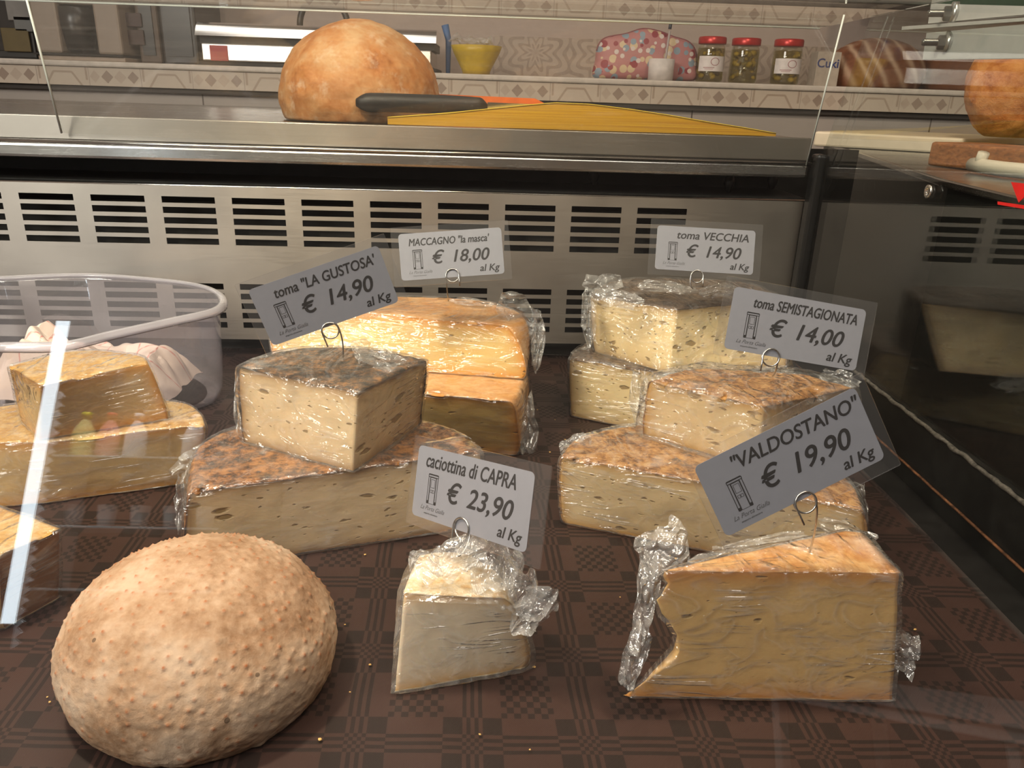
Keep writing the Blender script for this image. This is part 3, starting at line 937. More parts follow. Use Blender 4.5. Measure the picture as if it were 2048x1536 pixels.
# orange rimmed pair behind
cheese('cheese_block', 'lower orange rimmed piece, bottom of the back centre pair', G,
       [((660, 880), (640, 768)), ((1025, 909), (1015, 803)), (None, (1034, 775)), (onz(1034, 775, 0.07) + V3((0.004, 0.06, 0)), None), (onz(1015, 803, 0.07) + V3((-0.03, 0.13, 0)), None), (onz(640, 768, 0.07) + V3((0.0, 0.10, 0)), None)], 'crrrrr',
       0.0, 0.070, P_mac, R_orange, F2, R=0.008, rindn=0.0004, rimw=0.008,
       crumples=[cr_px(1052, 845, 0.835, 0.022, 0.075, 0.016, 0.1, 41)])
cheese('cheese_block', 'long orange rimmed piece on top of the back centre pair', G,
       [((560, 722), (562, 612)), ((1040, 757), (1008, 652)), (None, (1040, 640)), (None, (1015, 618)), (None, (930, 600)), (None, (720, 594)), (None, (575, 592))], 'crrrrrr',
       0.0725, 0.054, P_mac, R_orange, F2, R=0.011, rn=2.4, rindn=0.0004, rimw=0.008,
       crumples=[cr_px(1040, 625, 0.86, 0.055, 0.034, 0.018, -0.7, 42, 0.4), cr_px(1074, 690, 0.85, 0.014, 0.055, 0.014, -0.1, 43), cr_px(945, 604, 0.90, 0.05, 0.012, 0.01, -0.1, 44, 0.7)])
# crumbly grey rinded pair, back right
cheese('cheese_wedge', 'plain grey rinded wedge, bottom of the back right pair', G,
       [((1146, 832), (1143, 717)), ((1325, 868), (1325, 748)), ((1590, 800), (1580, 700)), (None, (1500, 650)), (None, (1300, 640)), (None, (1172, 690))], 'ccrrrr',
       0.0, 0.072, P_vec, R_grey, F2, R=0.003, rindn=0.0012, crumples=[cr_px(1162, 710, 0.93, 0.03, 0.02, 0.01, 0.3, 51, 0.7)])
cheese('cheese_wedge', 'crumbly grey rinded wedge, topmost of the back right pair', G,
       [((1192, 704), (1184, 592)), ((1337, 747), (1353, 621)), ((1570, 735), (1570, 600)), (None, (1500, 570)), (None, (1400, 560)), (None, (1260, 560)), (None, (1205, 573))], 'ccrrrrr',
       0.0745, 0.067, P_vec, R_grey, F1, R=0.003, rindn=0.0010,
       crumples=[cr_px(1205, 570, 0.90, 0.045, 0.030, 0.016, 0.1, 52, 0.4), cr_px(1178, 640, 0.885, 0.016, 0.060, 0.014, 0.1, 53), cr_px(1330, 574, 0.90, 0.07, 0.018, 0.012, -0.1, 54, 0.6), cr_px(1440, 580, 0.88, 0.04, 0.022, 0.012, 0.2, 55, 0.6), cr_px(1240, 600, 0.85, 0.045, 0.02, 0.008, -0.2, 56, 0.3)])
# holed pair, right of centre
cheese('cheese_wheel_half', 'wide holed half wheel behind the amber block', G,
       [((1134, 1046), (1130, 917)), ((1722, 1160), (1716, 1020)), (None, (1692, 965)), (None, (1600, 905)), (None, (1450, 865)), (None, (1280, 855)), (None, (1165, 878))], 'crrrrrr',
       0.0, 0.066, P_sem, R_tan, F1, R=0.005, rindn=0.0012,
       crumples=[cr_px(1150, 890, 0.70, 0.03, 0.02, 0.01, 0.4, 61, 0.6), cr_px(1722, 1010, 0.69, 0.012, 0.04, 0.01, 0.1, 62), cr_px(1270, 860, 0.75, 0.06, 0.016, 0.01, 0.1, 63, 0.7)])
cheese('cheese_wedge', 'loosely wrapped pale wedge on top of the holed half wheel', G,
       [((1292, 870), (1304, 764)), ((1512, 937), (1527, 816)), ((1700, 880), (1702, 778)), (None, (1600, 752)), (None, (1490, 744)), (None, (1385, 742))], 'ccrrrr',
       0.0685, 0.056, P_sem, R_tan, F3, R=0.003, rindn=0.0010, fo=0.003, wr=0.006,
       crumples=[cr_px(1288, 810, 0.76, 0.022, 0.070, 0.016, 0.1, 71), cr_px(1545, 750, 0.72, 0.05, 0.02, 0.012, 0.1, 72, 0.5), cr_px(1680, 758, 0.76, 0.04, 0.02, 0.012, -0.2, 73, 0.6), cr_px(1380, 755, 0.80, 0.06, 0.02, 0.012, -0.1, 74, 0.6), cr_px(1410, 785, 0.74, 0.07, 0.016, 0.008, -0.25, 75, 0.4)])
# left edge group
cheese('cheese_wedge', 'yellow wedge at left, bottom of the stack before the plastic tub', G,
       [((-150, 1024), (-150, 885)), ((88, 1005), (92, 886)), ((379, 965), (405, 851)), (None, (392, 825)), (None, (350, 806)), (None, (200, 800)), (None, (0, 815)), (None, (-120, 850))], 'ccrrrrrr',
       0.0, 0.061, P_left, R_left, F1, R=0.004, rindn=0.0004, rimw=0.007, crumples=[cr_px(30, 860, 0.74, 0.05, 0.02, 0.01, 0.2, 81, 0.7)])
cheese('cheese_wedge', 'yellow wedge at left, on top of the stack before the plastic tub', G,
       [((45, 842), (21, 734)), ((78, 878), (82, 772)), ((333, 838), (291, 728)), (None, (270, 712)), (None, (150, 704))], 'ccrrr',
       0.0635, 0.056, P_left, R_left, F1, R=0.003, rindn=0.0004, rimw=0.007, crumples=[cr_px(100, 722, 0.74, 0.02, 0.012, 0.006, 0.1, 82, 0.7), cr_px(285, 722, 0.74, 0.02, 0.010, 0.006, -0.3, 83, 0.6)])
cheese('cheese_wedge', 'brown sided wedge cut off by the left edge behind the round cheese', G,
       [((-120, 1262), (-120, 1120)), ((12, 1254), (4, 1110)), ((118, 1195), (118, 1058)), (None, (0, 1016)), (None, (-140, 1000))], 'rccrr',
       0.0, 0.058, P_dark, R_left, F1, R=0.003, rindn=0.0004, rimw=0.005)

# ------------------------------------------------------------------ the big round pimpled cheese
def round_cheese():
    x, y, a, b, c, yaw, fl, tx, ty = (-0.1826, 0.4085, 0.0844, 0.0820, 0.0554, -0.2694, 0.0293, 0.0948, 0.0986)
    Rm = _rz(yaw) @ _rx(tx) @ np.array([[cos(ty), 0, sin(ty)], [0, 1, 0], [-sin(ty), 0, cos(ty)]])
    bm = bmesh.new()
    bmesh.ops.create_icosphere(bm, subdivisions=7, radius=1.0)
    U = np.array([v.co[:] for v in bm.verts])
    P = (U * np.array([a, b, c])) @ Rm.T
    zc = -P[:, 2].min() - fl
    P = P + np.array([0, 0, zc])
    Nn = (U / np.array([a, b, c])) @ Rm.T
    Nn /= np.linalg.norm(Nn, axis=1)[:, None]
    # pimples
    rnd = random.Random(5)
    kd_pts = []
    tries = 0
    while len(kd_pts) < 620 and tries < 20000:
        tries += 1
        i = rnd.randrange(len(U))
        if P[i, 2] < 0.004: continue
        up = Nn[i, 2]
        if rnd.random() > (0.25 + 0.9 * max(0, up)): continue
        q = P[i]
        if any((q[0] - k[0]) ** 2 + (q[1] - k[1]) ** 2 + (q[2] - k[2]) ** 2 < 0.0052 ** 2 for k in kd_pts): continue
        kd_pts.append(tuple(q))
    kd = kdtree.KDTree(len(kd_pts))
    hts = [rnd.uniform(0.5, 1.15) for _ in kd_pts]
    for i, q in enumerate(kd_pts): kd.insert(q, i)
    kd.balance()
    pim = []
    for i, v in enumerate(bm.verts):
        q = Vector(P[i])
        co, idx, d = kd.find(q)
        s = 0.00125
        upw = 0.35 + 0.75 * max(0, Nn[i, 2])
        g = exp(-(d / s) ** 2.2) * hts[idx] * upw
        pim.append(min(1, exp(-(d / (s * 0.9)) ** 4) * hts[idx]) * (1.0 if hts[idx] > 0.65 else 0.35))
        disp = 0.0016 * g + 0.0013 * fbm(q, 38, 4) + 0.0004 * fbm(q, 180, 3)
        # flaky lumps low down
        low = max(0, 1 - q.z / 0.055)
        disp += low * 0.0012 * max(0, fbm(q, 95, 3))
        r = q + Vector(Nn[i]) * disp
        if r.z < 0.0:
            r.z = 0.0
        v.co = r
    me = bpy.data.meshes.new('round_cheese')
    bm.to_mesh(me); bm.free()
    at = me.attributes.new('pimple', 'FLOAT', 'POINT'); at.data.foreach_set('value', pim)
    me.polygons.foreach_set('use_smooth', [True] * len(me.polygons))
    t = NT('pale_pimpled_rind')
    vv = t.coord()
    n1 = t.noise(vv, 22, 5, 0.6); n2 = t.noise(vv, 210, 5, 0.7); n3 = t.noise(vv, 48, 4)
    c1 = t.ramp(n1, [(0.40, srgb(132, 96, 66)), (0.5, srgb(160, 128, 100)), (0.60, srgb(180, 156, 134))])
    c1 = t.mix(t.math('MULTIPLY', t.math('POWER', n2, 2.0), 0.9, clamp=True), c1, srgb(198, 174, 148))
    pa = t.n('Attribute', attribute_name='pimple')
    c1 = t.mix(t.math('MULTIPLY', pa.outputs['Fac'], t.math('MULTIPLY', n3, 1.5), clamp=True), c1, srgb(160, 84, 36))
    vo = t.n('TexVoronoi', {'Vector': vv, 'Scale': 75, 'Randomness': 1.0})
    sp_ = t.n('SeparateColor', {0: vo.outputs['Color']})
    spots = t.math('MULTIPLY', t.math('LESS_THAN', vo.outputs['Distance'], 0.12), t.math('GREATER_THAN', sp_.outputs[0], 0.9))
    c1 = t.mix(t.math('MULTIPLY', spots, 0.7), c1, srgb(70, 56, 44))
    t.principled(Base_Color=c1, Roughness=0.8, Specular_IOR_Level=0.25, Normal=t.bump(t.math('ADD', n2, t.math('MULTIPLY', n3, 0.6)), 0.55, 0.0012))
    me.materials.append(t.m)
    o = bpy.data.objects.new('round_cheese', me)
    COL.objects.link(o)
    o.location = (x, y, 0)
    tag(o, 'whole round pale cheese with pimpled floury rind at the lower left', 'cheese')
round_cheese()

# ------------------------------------------------------------------ price tags
PAPER = simple('tag_paper', srgb(140, 141, 149), 0.6, 0, 0.03, 0, 200)
INK = simple('black_ink', (0.012, 0.011, 0.012), 0.5)
INKG = simple('grey_ink', (0.05, 0.05, 0.05), 0.5)
def m_lam():
    t = NT('laminate')
    v = t.coord()
    nb = t.bump(t.noise(v, 40, 2), 0.12, 0.002)
    fac = t.schlick(0.05, nb)
    tr = t.n('BsdfTransparent', {0: (0.97, 0.97, 0.975, 1)})
    df = t.n('BsdfDiffuse', {'Color': (0.8, 0.8, 0.82, 1)})
    gl = t.n('BsdfGlossy', {'Color': (1, 1, 1, 1), 'Roughness': 0.12, 'Normal': nb})
    m1 = t.n('MixShader', {0: 0.02, 1: tr, 2: df})
    m2 = t.n('MixShader', {0: fac, 1: m1, 2: gl})
    t.t.links.new(m2.outputs[0], t.out.inputs[0])
    return t.m
LAM = m_lam()
def text_data(body, size, x, y, z, shear=0.28, bold=0.0, align='LEFT', stretch=1.0, spacing=1.0, rot=0.0, maxw=None):
    cu = bpy.data.curves.new('lettering', 'FONT')
    cu.body = body; cu.size = size; cu.shear = shear; cu.offset = min(bold, 0.0); cu.align_x = align
    cu.space_character = spacing; cu.resolution_u = 4; cu.extrude = 0.00004
    o = bpy.data.objects.new('lettering', cu)
    COL.objects.link(o)
    dg = bpy.context.evaluated_depsgraph_get()
    me = bpy.data.meshes.new_from_object(o.evaluated_get(dg))
    co = [v.co.copy() for v in me.vertices]
    fs = [tuple(p.vertices) for p in me.polygons]
    bpy.data.objects.remove(o); bpy.data.curves.remove(cu); bpy.data.meshes.remove(me)
    if bold < 0: bold = 0
    if co and maxw:
        w_ = max(c.x for c in co) - min(c.x for c in co)
        stretch = min(stretch, maxw / w_) if w_ > 0 else stretch
    cr, sr = cos(rot), sin(rot)
    vs = []
    for c in co:
        X, Y = c.x * stretch, c.y
        vs.append(Vector((x + X * cr - Y * sr, y + X * sr + Y * cr, z + c.z)))
    if bold > 0:
        one = (vs, fs)
        cps = []
        for k, (dx, dy) in enumerate(((0, 0), (bold, 0), (-bold, 0), (0, bold * 0.8), (0, -bold * 0.8))):
            cps.append(([q + Vector((dx, dy, 0.000006 * k)) for q in one[0]], one[1]))
        vs, fs = join_data(cps)
    return vs, fs
def strip(x0, y0, x1, y1, wd, z):
    d = Vector((x1 - x0, y1 - y0)); n_ = Vector((-d.y, d.x)).normalized() * wd / 2
    vs = [Vector((x0 + n_.x, y0 + n_.y, z)), Vector((x0 - n_.x, y0 - n_.y, z)), Vector((x1 - n_.x, y1 - n_.y, z)), Vector((x1 + n_.x, y1 + n_.y, z))]
    return vs, [(0, 1, 2, 3)]
def rrect(w_, h_, r, z0, z1, seg=5):
    pts = []
    for cx, cy, a0 in ((w_ / 2 - r, h_ / 2 - r, 0), (-w_ / 2 + r, h_ / 2 - r, 90), (-w_ / 2 + r, -h_ / 2 + r, 180), (w_ / 2 - r, -h_ / 2 + r, 270)):
        for k in range(seg + 1):
            a = radians(a0 + 90 * k / seg)
            pts.append((cx + r * cos(a), cy + r * sin(a)))
    n = len(pts)
    vs = [Vector((p[0], p[1], z0)) for p in pts] + [Vector((p[0], p[1], z1)) for p in pts]
    fs = [tuple(range(n))[::-1], tuple(range(n, 2 * n))] + [(k, (k + 1) % n, n + (k + 1) % n, n + k) for k in range(n)]
    return vs, fs
PW, PH = 0.105, 0.0475
def price_tag(label, title, price, cpx, depth, ang, yaw, tilt, hook_px, stab_px, stab_depth, tsize=0.0105, mirror=False, lam=(0.0075, 0.0075, 0.007, 0.006), tx=-0.036):
    """tag card facing the shopper: centre pixel, depth, lean in picture, turn and tilt in degrees"""
    r0 = Vector(RC[:, 0]); u0 = Vector(RC[:, 1]); f0 = Vector(RC[:, 2])
    A = Matrix((r0, u0, f0)).transposed()
    A = A @ Matrix.Rotation(radians(ang), 3, 'Z') @ Matrix.Rotation(radians(yaw), 3, 'Y') @ Matrix.Rotation(radians(tilt), 3, 'X')
    c = dep(*cpx, depth)
    MT = Matrix.Translation(c) @ A.to_4x4()
    root = thing('price_tag', c, label, 'price tag', 'laminated price tags on wire hooks')
    T = Matrix.Translation(-c) @ MT
    def put(name, d, mat, parent=root, smooth=False):
        o = link_mesh(name, [T @ v for v in d[0]], d[1], mat, None, smooth)
        o.parent = parent
        return o
    put('paper_card', rrect(PW, PH, 0.0035, -0.00015, 0.00015), PAPER)
    l, r, tp, bt = lam
    lv, lf = rrect(PW + l + r, PH + tp + bt, 0.001, -0.00045, 0.0006, 2)
    put('laminate_sleeve', ([v + Vector(((r - l) / 2, (tp - bt) / 2, 0)) for v in lv], lf), LAM)
    zt = 0.00022
    parts = [text_data(title, tsize * 1.16, tx, 0.0108, zt, 0.20, 0.00022, maxw=0.082),
             text_data('€', 0.0185, -0.0215, -0.0085, zt, 0.25, 0.00034),
             text_data(price, 0.0175, -0.0015, -0.0080, zt, 0.26, 0.00032, maxw=0.041),
             text_data('al Kg', 0.0098, 0.0275, -0.0195, zt, 0.22, 0.0002)]
    put('lettering', join_data(parts), INK)
    # shop emblem: a framed door over a handwritten line
    lw = 0.0005
    ex, ey = -0.0345, -0.0045
    L = []
    def rect(x0, y0, x1, y1, wd):
        for s in ((x0, y0, x1, y0), (x1, y0, x1, y1), (x1, y1, x0, y1), (x0, y1, x0, y0)):
            L.append(strip(ex + s[0], ey + s[1], ex + s[2], ey + s[3], wd, zt))
    rect(-0.0048, 0.0092, 0.0048, 0.0108, lw)
    L.append(strip(ex - 0.0046, ey + 0.0108, ex + 0.0046, ey + 0.0108, 0.0009, zt))
    rect(-0.0046, -0.0085, -0.0030, 0.0092, lw); rect(0.0030, -0.0085, 0.0046, 0.0092, lw)
    L.append(strip(ex - 0.0038, ey - 0.0085, ex - 0.0038, ey - 0.0066, 0.0016, zt)); L.append(strip(ex + 0.0038, ey - 0.0085, ex + 0.0038, ey - 0.0066, 0.0016, zt))
    rect(-0.0026, -0.0085, 0.0026, 0.0088, 0.0003)
    rect(-0.0018, 0.0022, 0.0018, 0.0076, 0.0003); rect(-0.0018, -0.0012, -0.0002, 0.0006, 0.0003); rect(0.0002, -0.0012, 0.0018, 0.0006, 0.0003)
    put('door_emblem', join_data(L), INK)
    L2 = [text_data('La Porta Gialla', 0.0042, -0.0445, -0.0175, zt, 0.45, -0.00004, maxw=0.0235),
          text_data('emporio alimentare', 0.0017, -0.0405, -0.0202, zt, 0.1, 0.0, maxw=0.0155)]
    put('shop_lettering', join_data(L2), INKG)
    # wire hook: stem from the cheese, a double loop gripping the card's lower edge, short tail
    Ti = MT.inverted()
    hc = Ti @ dep(*hook_px, depth); st = Ti @ dep(*stab_px, stab_depth)
    hx, hy = hc.x, hc.y
    rl = 0.0066
    sgn = -1 if mirror else 1
    pts = [V3((hx - sgn * rl, hy - 0.0115, 0.0018)), V3((hx - sgn * rl, hy - 0.006, 0.0018))]
    for k in range(0, 46):
        a = pi - 2 * pi * k / 30 - 0
        pts.append(V3((hx + sgn * rl * cos(a), hy + rl * sin(a), 0.0016 - 0.0028 * k / 45 * (1 if k < 30 else 1))))
    end = pts[-1]
    mid = end.lerp(st, 0.4) + V3((sgn * 0.0008, 0, 0))
    for k in range(1, 9):
        q = k / 8
        pts.append(end * (1 - q) ** 2 + V3((end.x + sgn * 0.0003, end.y - 0.012, end.z)) * 2 * q * (1 - q) + st * q * q)
    v, f = tube_data(pts, 0.00065, 8)
    put('wire_hook', (v, f), WIRE, root, True)
    return root
price_tag('price tag reading 14,90 leaning left over the dark corner-forward wedge', 'toma "LA GUSTOSA\'', '14,90', (650, 592), 0.602, 20, 4, 22, (660, 668), (686, 715), 0.62, 0.0098)
price_tag('price tag reading 18,00 above the long orange rimmed piece', 'MACCAGNO "la masca\'', '18,00', (903, 508), 0.785, 4.5, 3, 0, (905, 551), (897, 602), 0.80, 0.0090, True, tx=-0.043)
price_tag('price tag reading 14,90 above the crumbly grey rinded wedge', 'toma VECCHIA', '14,90', (1410, 500), 0.832, -4, -3, 0, (1394, 553), (1386, 577), 0.835, 0.0102, True, tx=-0.0315)
price_tag('price tag reading 14,00 above the loosely wrapped pale wedge', 'toma SEMISTAGIONATA', '14,00', (1591, 658), 0.588, -9.5, 4, 2, (1541, 715), (1545, 752), 0.62, 0.0098)
price_tag('price tag reading 23,90 turned aside above the small white wedge', 'caciottina di CAPRA', '23,90', (938, 990), 0.485, -8, -43, 2, (917, 1057), (917, 1112), 0.475, 0.0115, lam=(0.005, 0.012, 0.006, 0.0065), tx=-0.044)
price_tag('large front price tag reading 19,90 leaning left over the amber block', '"VALDOSTANO"', '19,90', (1580, 925), 0.452, 26.5, 0, 8, (1616, 1008), (1611, 1131), 0.50, 0.0105, lam=(0.004, 0.007, 0.006, 0.008), tx=-0.033)

# ------------------------------------------------------------------ plastic tub with paper, left
def tub():
    zr = 0.119
    rim_px = [(455, 597), (448, 612), (420, 624), (342, 641), (220, 668), (122, 690), (0, 692), (-120, 690)]
    rim = [onz(*p, zr).to_2d() for p in rim_px]
    back = [onz(*p, zr).to_2d() for p in [(-120, 560), (0, 553), (171, 547), (317, 557), (400, 568), (440, 582)]]
    poly = rim + back
    n = len(poly)
    # smooth closed curve
    def cr(i, s):
        a0, a1, a2, a3 = (poly[(i + k) % n] for k in (-1, 0, 1, 2))
        return 0.5 * ((2 * a1) + (a2 - a0) * s + (2 * a0 - 5 * a1 + 4 * a2 - a3) * s * s + (3 * a1 - a0 - 3 * a2 + a3) * s ** 3)
    loop = [cr(i, k / 8) for i in range(n) for k in range(8)]
    cen = sum(loop, Vector((0, 0))) / len(loop)
    bc = cen
    def ring(f, z, sh=0.0):
        return [Vector((bc.x + (p.x - bc.x) * f, bc.y + (p.y - bc.y) * f, z)) for p in loop]
    root = thing('plastic_tub', (cen.x, cen.y, 0), 'clear plastic tub holding crumpled paper, at left before the grille', 'tub')
    N = len(loop)
    prof = [(0.72, 0.0012), (0.80, 0.0012), (0.842, 0.002), (0.872, 0.014), (0.895, 0.05), (0.915, zr - 0.006), (0.925, zr)]
    vs, fs = [], []
    for f, z in prof:
        vs += ring(f, z)
    for i in range(len(prof) - 1):
        for k in range(N):
            fs.append((i * N + k, i * N + (k + 1) % N, (i + 1) * N + (k + 1) % N, (i + 1) * N + k))
    fs.append(tuple(range(N)))
    cl = m_glass('clear_tub_plastic', (0.95, 0.94, 0.96), 0.06, 0.04, 0.10, (0.85, 0.82, 0.88))
    o = link_mesh('tub_body', vs, fs, cl, root)
    o.modifiers.new('t', 'SOLIDIFY').thickness = 0.0009
    rm = m_glass('clear_tub_rim', (0.90, 0.89, 0.93), 0.10, 0.12, 0.34, (0.85, 0.83, 0.90))
    rp = [(0.925, zr - 0.001), (0.935, zr + 0.001), (0.96, zr + 0.002), (0.985, zr + 0.001), (1.0, zr - 0.003), (0.998, zr - 0.007), (0.98, zr - 0.005), (0.95, zr - 0.003)]
    vs, fs = [], []
    for f, z in rp:
        vs += ring(f, z)
    m = len(rp)
    for i in range(m):
        for k in range(N):
            fs.append((i * N + k, i * N + (k + 1) % N, ((i + 1) % m) * N + (k + 1) % N, ((i + 1) % m) * N + k))
    link_mesh('tub_rim', vs, fs, rm, root)
    # crumpled printed paper lying in it
    t = NT('checked_greaseproof_paper')
    v = t.coord(rot=(0, 0, 0.5))
    s = t.n('SeparateXYZ', {0: v})
    def ln(a, b):
        q = t.math('FRACT', t.math('MULTIPLY', t.math('ADD', t.math('MULTIPLY', s.outputs[0], a), t.math('MULTIPLY', s.outputs[1], b)), 26.0))
        return t.math('LESS_THAN', q, 0.05)
    dots = t.math('GREATER_THAN', t.math('SINE', t.math('MULTIPLY', s.outputs[0], 1400)), -0.2)
    f = t.math('MULTIPLY', t.math('MAXIMUM', ln(1, 0.6), ln(-1, 0.6)), t.math('MULTIPLY_ADD', dots, 0.5, 0.4))
    nn = t.noise(v, 16, 3)
    c = t.mix(nn, srgb(236, 214, 204), srgb(246, 232, 224))
    t.principled(Base_Color=t.mix(t.math('MULTIPLY', f, 0.7), c, srgb(214, 104, 100)), Roughness=0.6, Subsurface_Weight=0.0)
    vs, fs = [], []
    nu, nv = 60, 44
    for j in range(nv):
        for i in range(nu):
            u = i / (nu - 1); vv_ = j / (nv - 1)
            p = Vector((bc.x + (-0.13 + 0.205 * u), bc.y - 0.075 + 0.125 * vv_, 0))
            q = Vector((u * 3.0, vv_ * 2.4, 1.7))
            hgt = 0.046 + 0.040 * noise.noise(q) + 0.022 * abs(noise.noise(q * 2.1)) + 0.05 * max(0, 1 - u * 3.2) + 0.012 * (1 - abs(2 * vv_ - 1))
            e = min(1, min(u, 1 - u, vv_, 1 - vv_) * 7)
            p.z = 0.006 + max(0.0, hgt) * (0.25 + 0.75 * e)
            p.x += 0.010 * noise.noise(q * 1.7 + Vector((5, 0, 0))); p.y += 0.008 * noise.noise(q * 1.7 + Vector((0, 9, 0)))
            vs.append(p)
    for j in range(nv - 1):
        for i in range(nu - 1):
            fs.append((j * nu + i, j * nu + i + 1, (j + 1) * nu + i + 1, (j + 1) * nu + i))
    po = link_mesh('wrapping_paper', vs, fs, t.m, None, False)
    po.modifiers.new('t', 'SOLIDIFY').thickness = 0.0004
    tag(po, 'crumpled white paper with red dotted grid inside the clear tub', 'paper')
tub()

# ------------------------------------------------------------------ on the steel worktop
WT = 0.3178
def crust(name, cols, scale=14, flour=0.0, seed=0.0, bump=0.5, slash=None):
    t = NT(name)
    v = t.coord(loc=(seed, seed, seed))
    a = t.noise(v, scale, 5, 0.6, 0.4); b = t.noise(v, scale * 11, 4, 0.65)
    f = t.math('MULTIPLY_ADD', b, 0.22, t.math('MULTIPLY', a, 0.85))
    k = len(cols)
    c = t.ramp(f, [(0.34 + 0.34 * i / (k - 1), q) for i, q in enumerate(cols)])
    if flour:
        n = t.noise(v, scale * 2.2, 5, 0.7)
        c = t.mix(t.math('MULTIPLY', t.math('MULTIPLY', t.math('SUBTRACT', n, 0.55), 8.0, clamp=True), flour), c, srgb(232, 206, 176))
    if slash:
        w_ = t.n('TexWave', {'Vector': t.coord(rot=slash[1]), 'Scale': slash[0], 'Distortion': 3.0, 'Detail': 2})
        c = t.mix(t.math('MULTIPLY', t.math('POWER', w_.outputs['Fac'], 3.0), slash[2]), c, srgb(206, 178, 150))
    t.principled(Base_Color=c, Roughness=0.6, Specular_IOR_Level=0.3, Normal=t.bump(t.math('ADD', a, t.math('MULTIPLY', b, 0.4)), bump, 0.003))
    return t.m
def loaf(name, label, c, rx, ry, rz, mat, group=None, seed=0, flat=0.25, peak=0.0, lump=0.05, cat='bread', sub=5, low=1.0):
    bm = bmesh.new()
    bmesh.ops.create_icosphere(bm, subdivisions=sub, radius=1.0)
    for v in bm.verts:
        u = v.co.copy()
        s = 1 + lump * fbm(u + Vector((seed, 0, 0)), 1.3, 3) + 0.012 * fbm(u + Vector((0, seed, 0)), 7, 3)
        r = Vector((u.x * rx, u.y * ry, u.z * rz)) * s
        r.z += peak * max(0, u.z) ** 6
        if u.z < 0:
            r.z *= low
        zmin = -rz * (1 - flat) * low
        if r.z < zmin: r.z = zmin + (r.z - zmin) * 0.02
        v.co = r
    zm = min(v.co.z for v in bm.verts)
    for v in bm.verts: v.co.z -= zm
    o = from_bm(name, bm, mat, None, True)
    o.location = c
    return tag(o, label, cat, group)
bl = onz(563, 236, WT); brr = onz(880, 250, WT)
Yb = 1.215
xl_, xr_ = onY(561, 180, Yb).x, onY(880, 180, Yb).x
ztop = onY(722, 40, Yb).z
loaf('round_loaf', 'large round golden loaf standing on the steel worktop', ((xl_ + xr_) / 2, Yb, WT + 0.0005), (xr_ - xl_) / 2, 0.125, (ztop - WT) / 1.40, crust('golden_crust', [srgb(160, 92, 42), srgb(196, 128, 70), srgb(210, 152, 98), srgb(218, 174, 126)], 16, 0.5, 0.4, 0.45), seed=2, flat=0.66, peak=0.006, lump=0.03, sub=6)
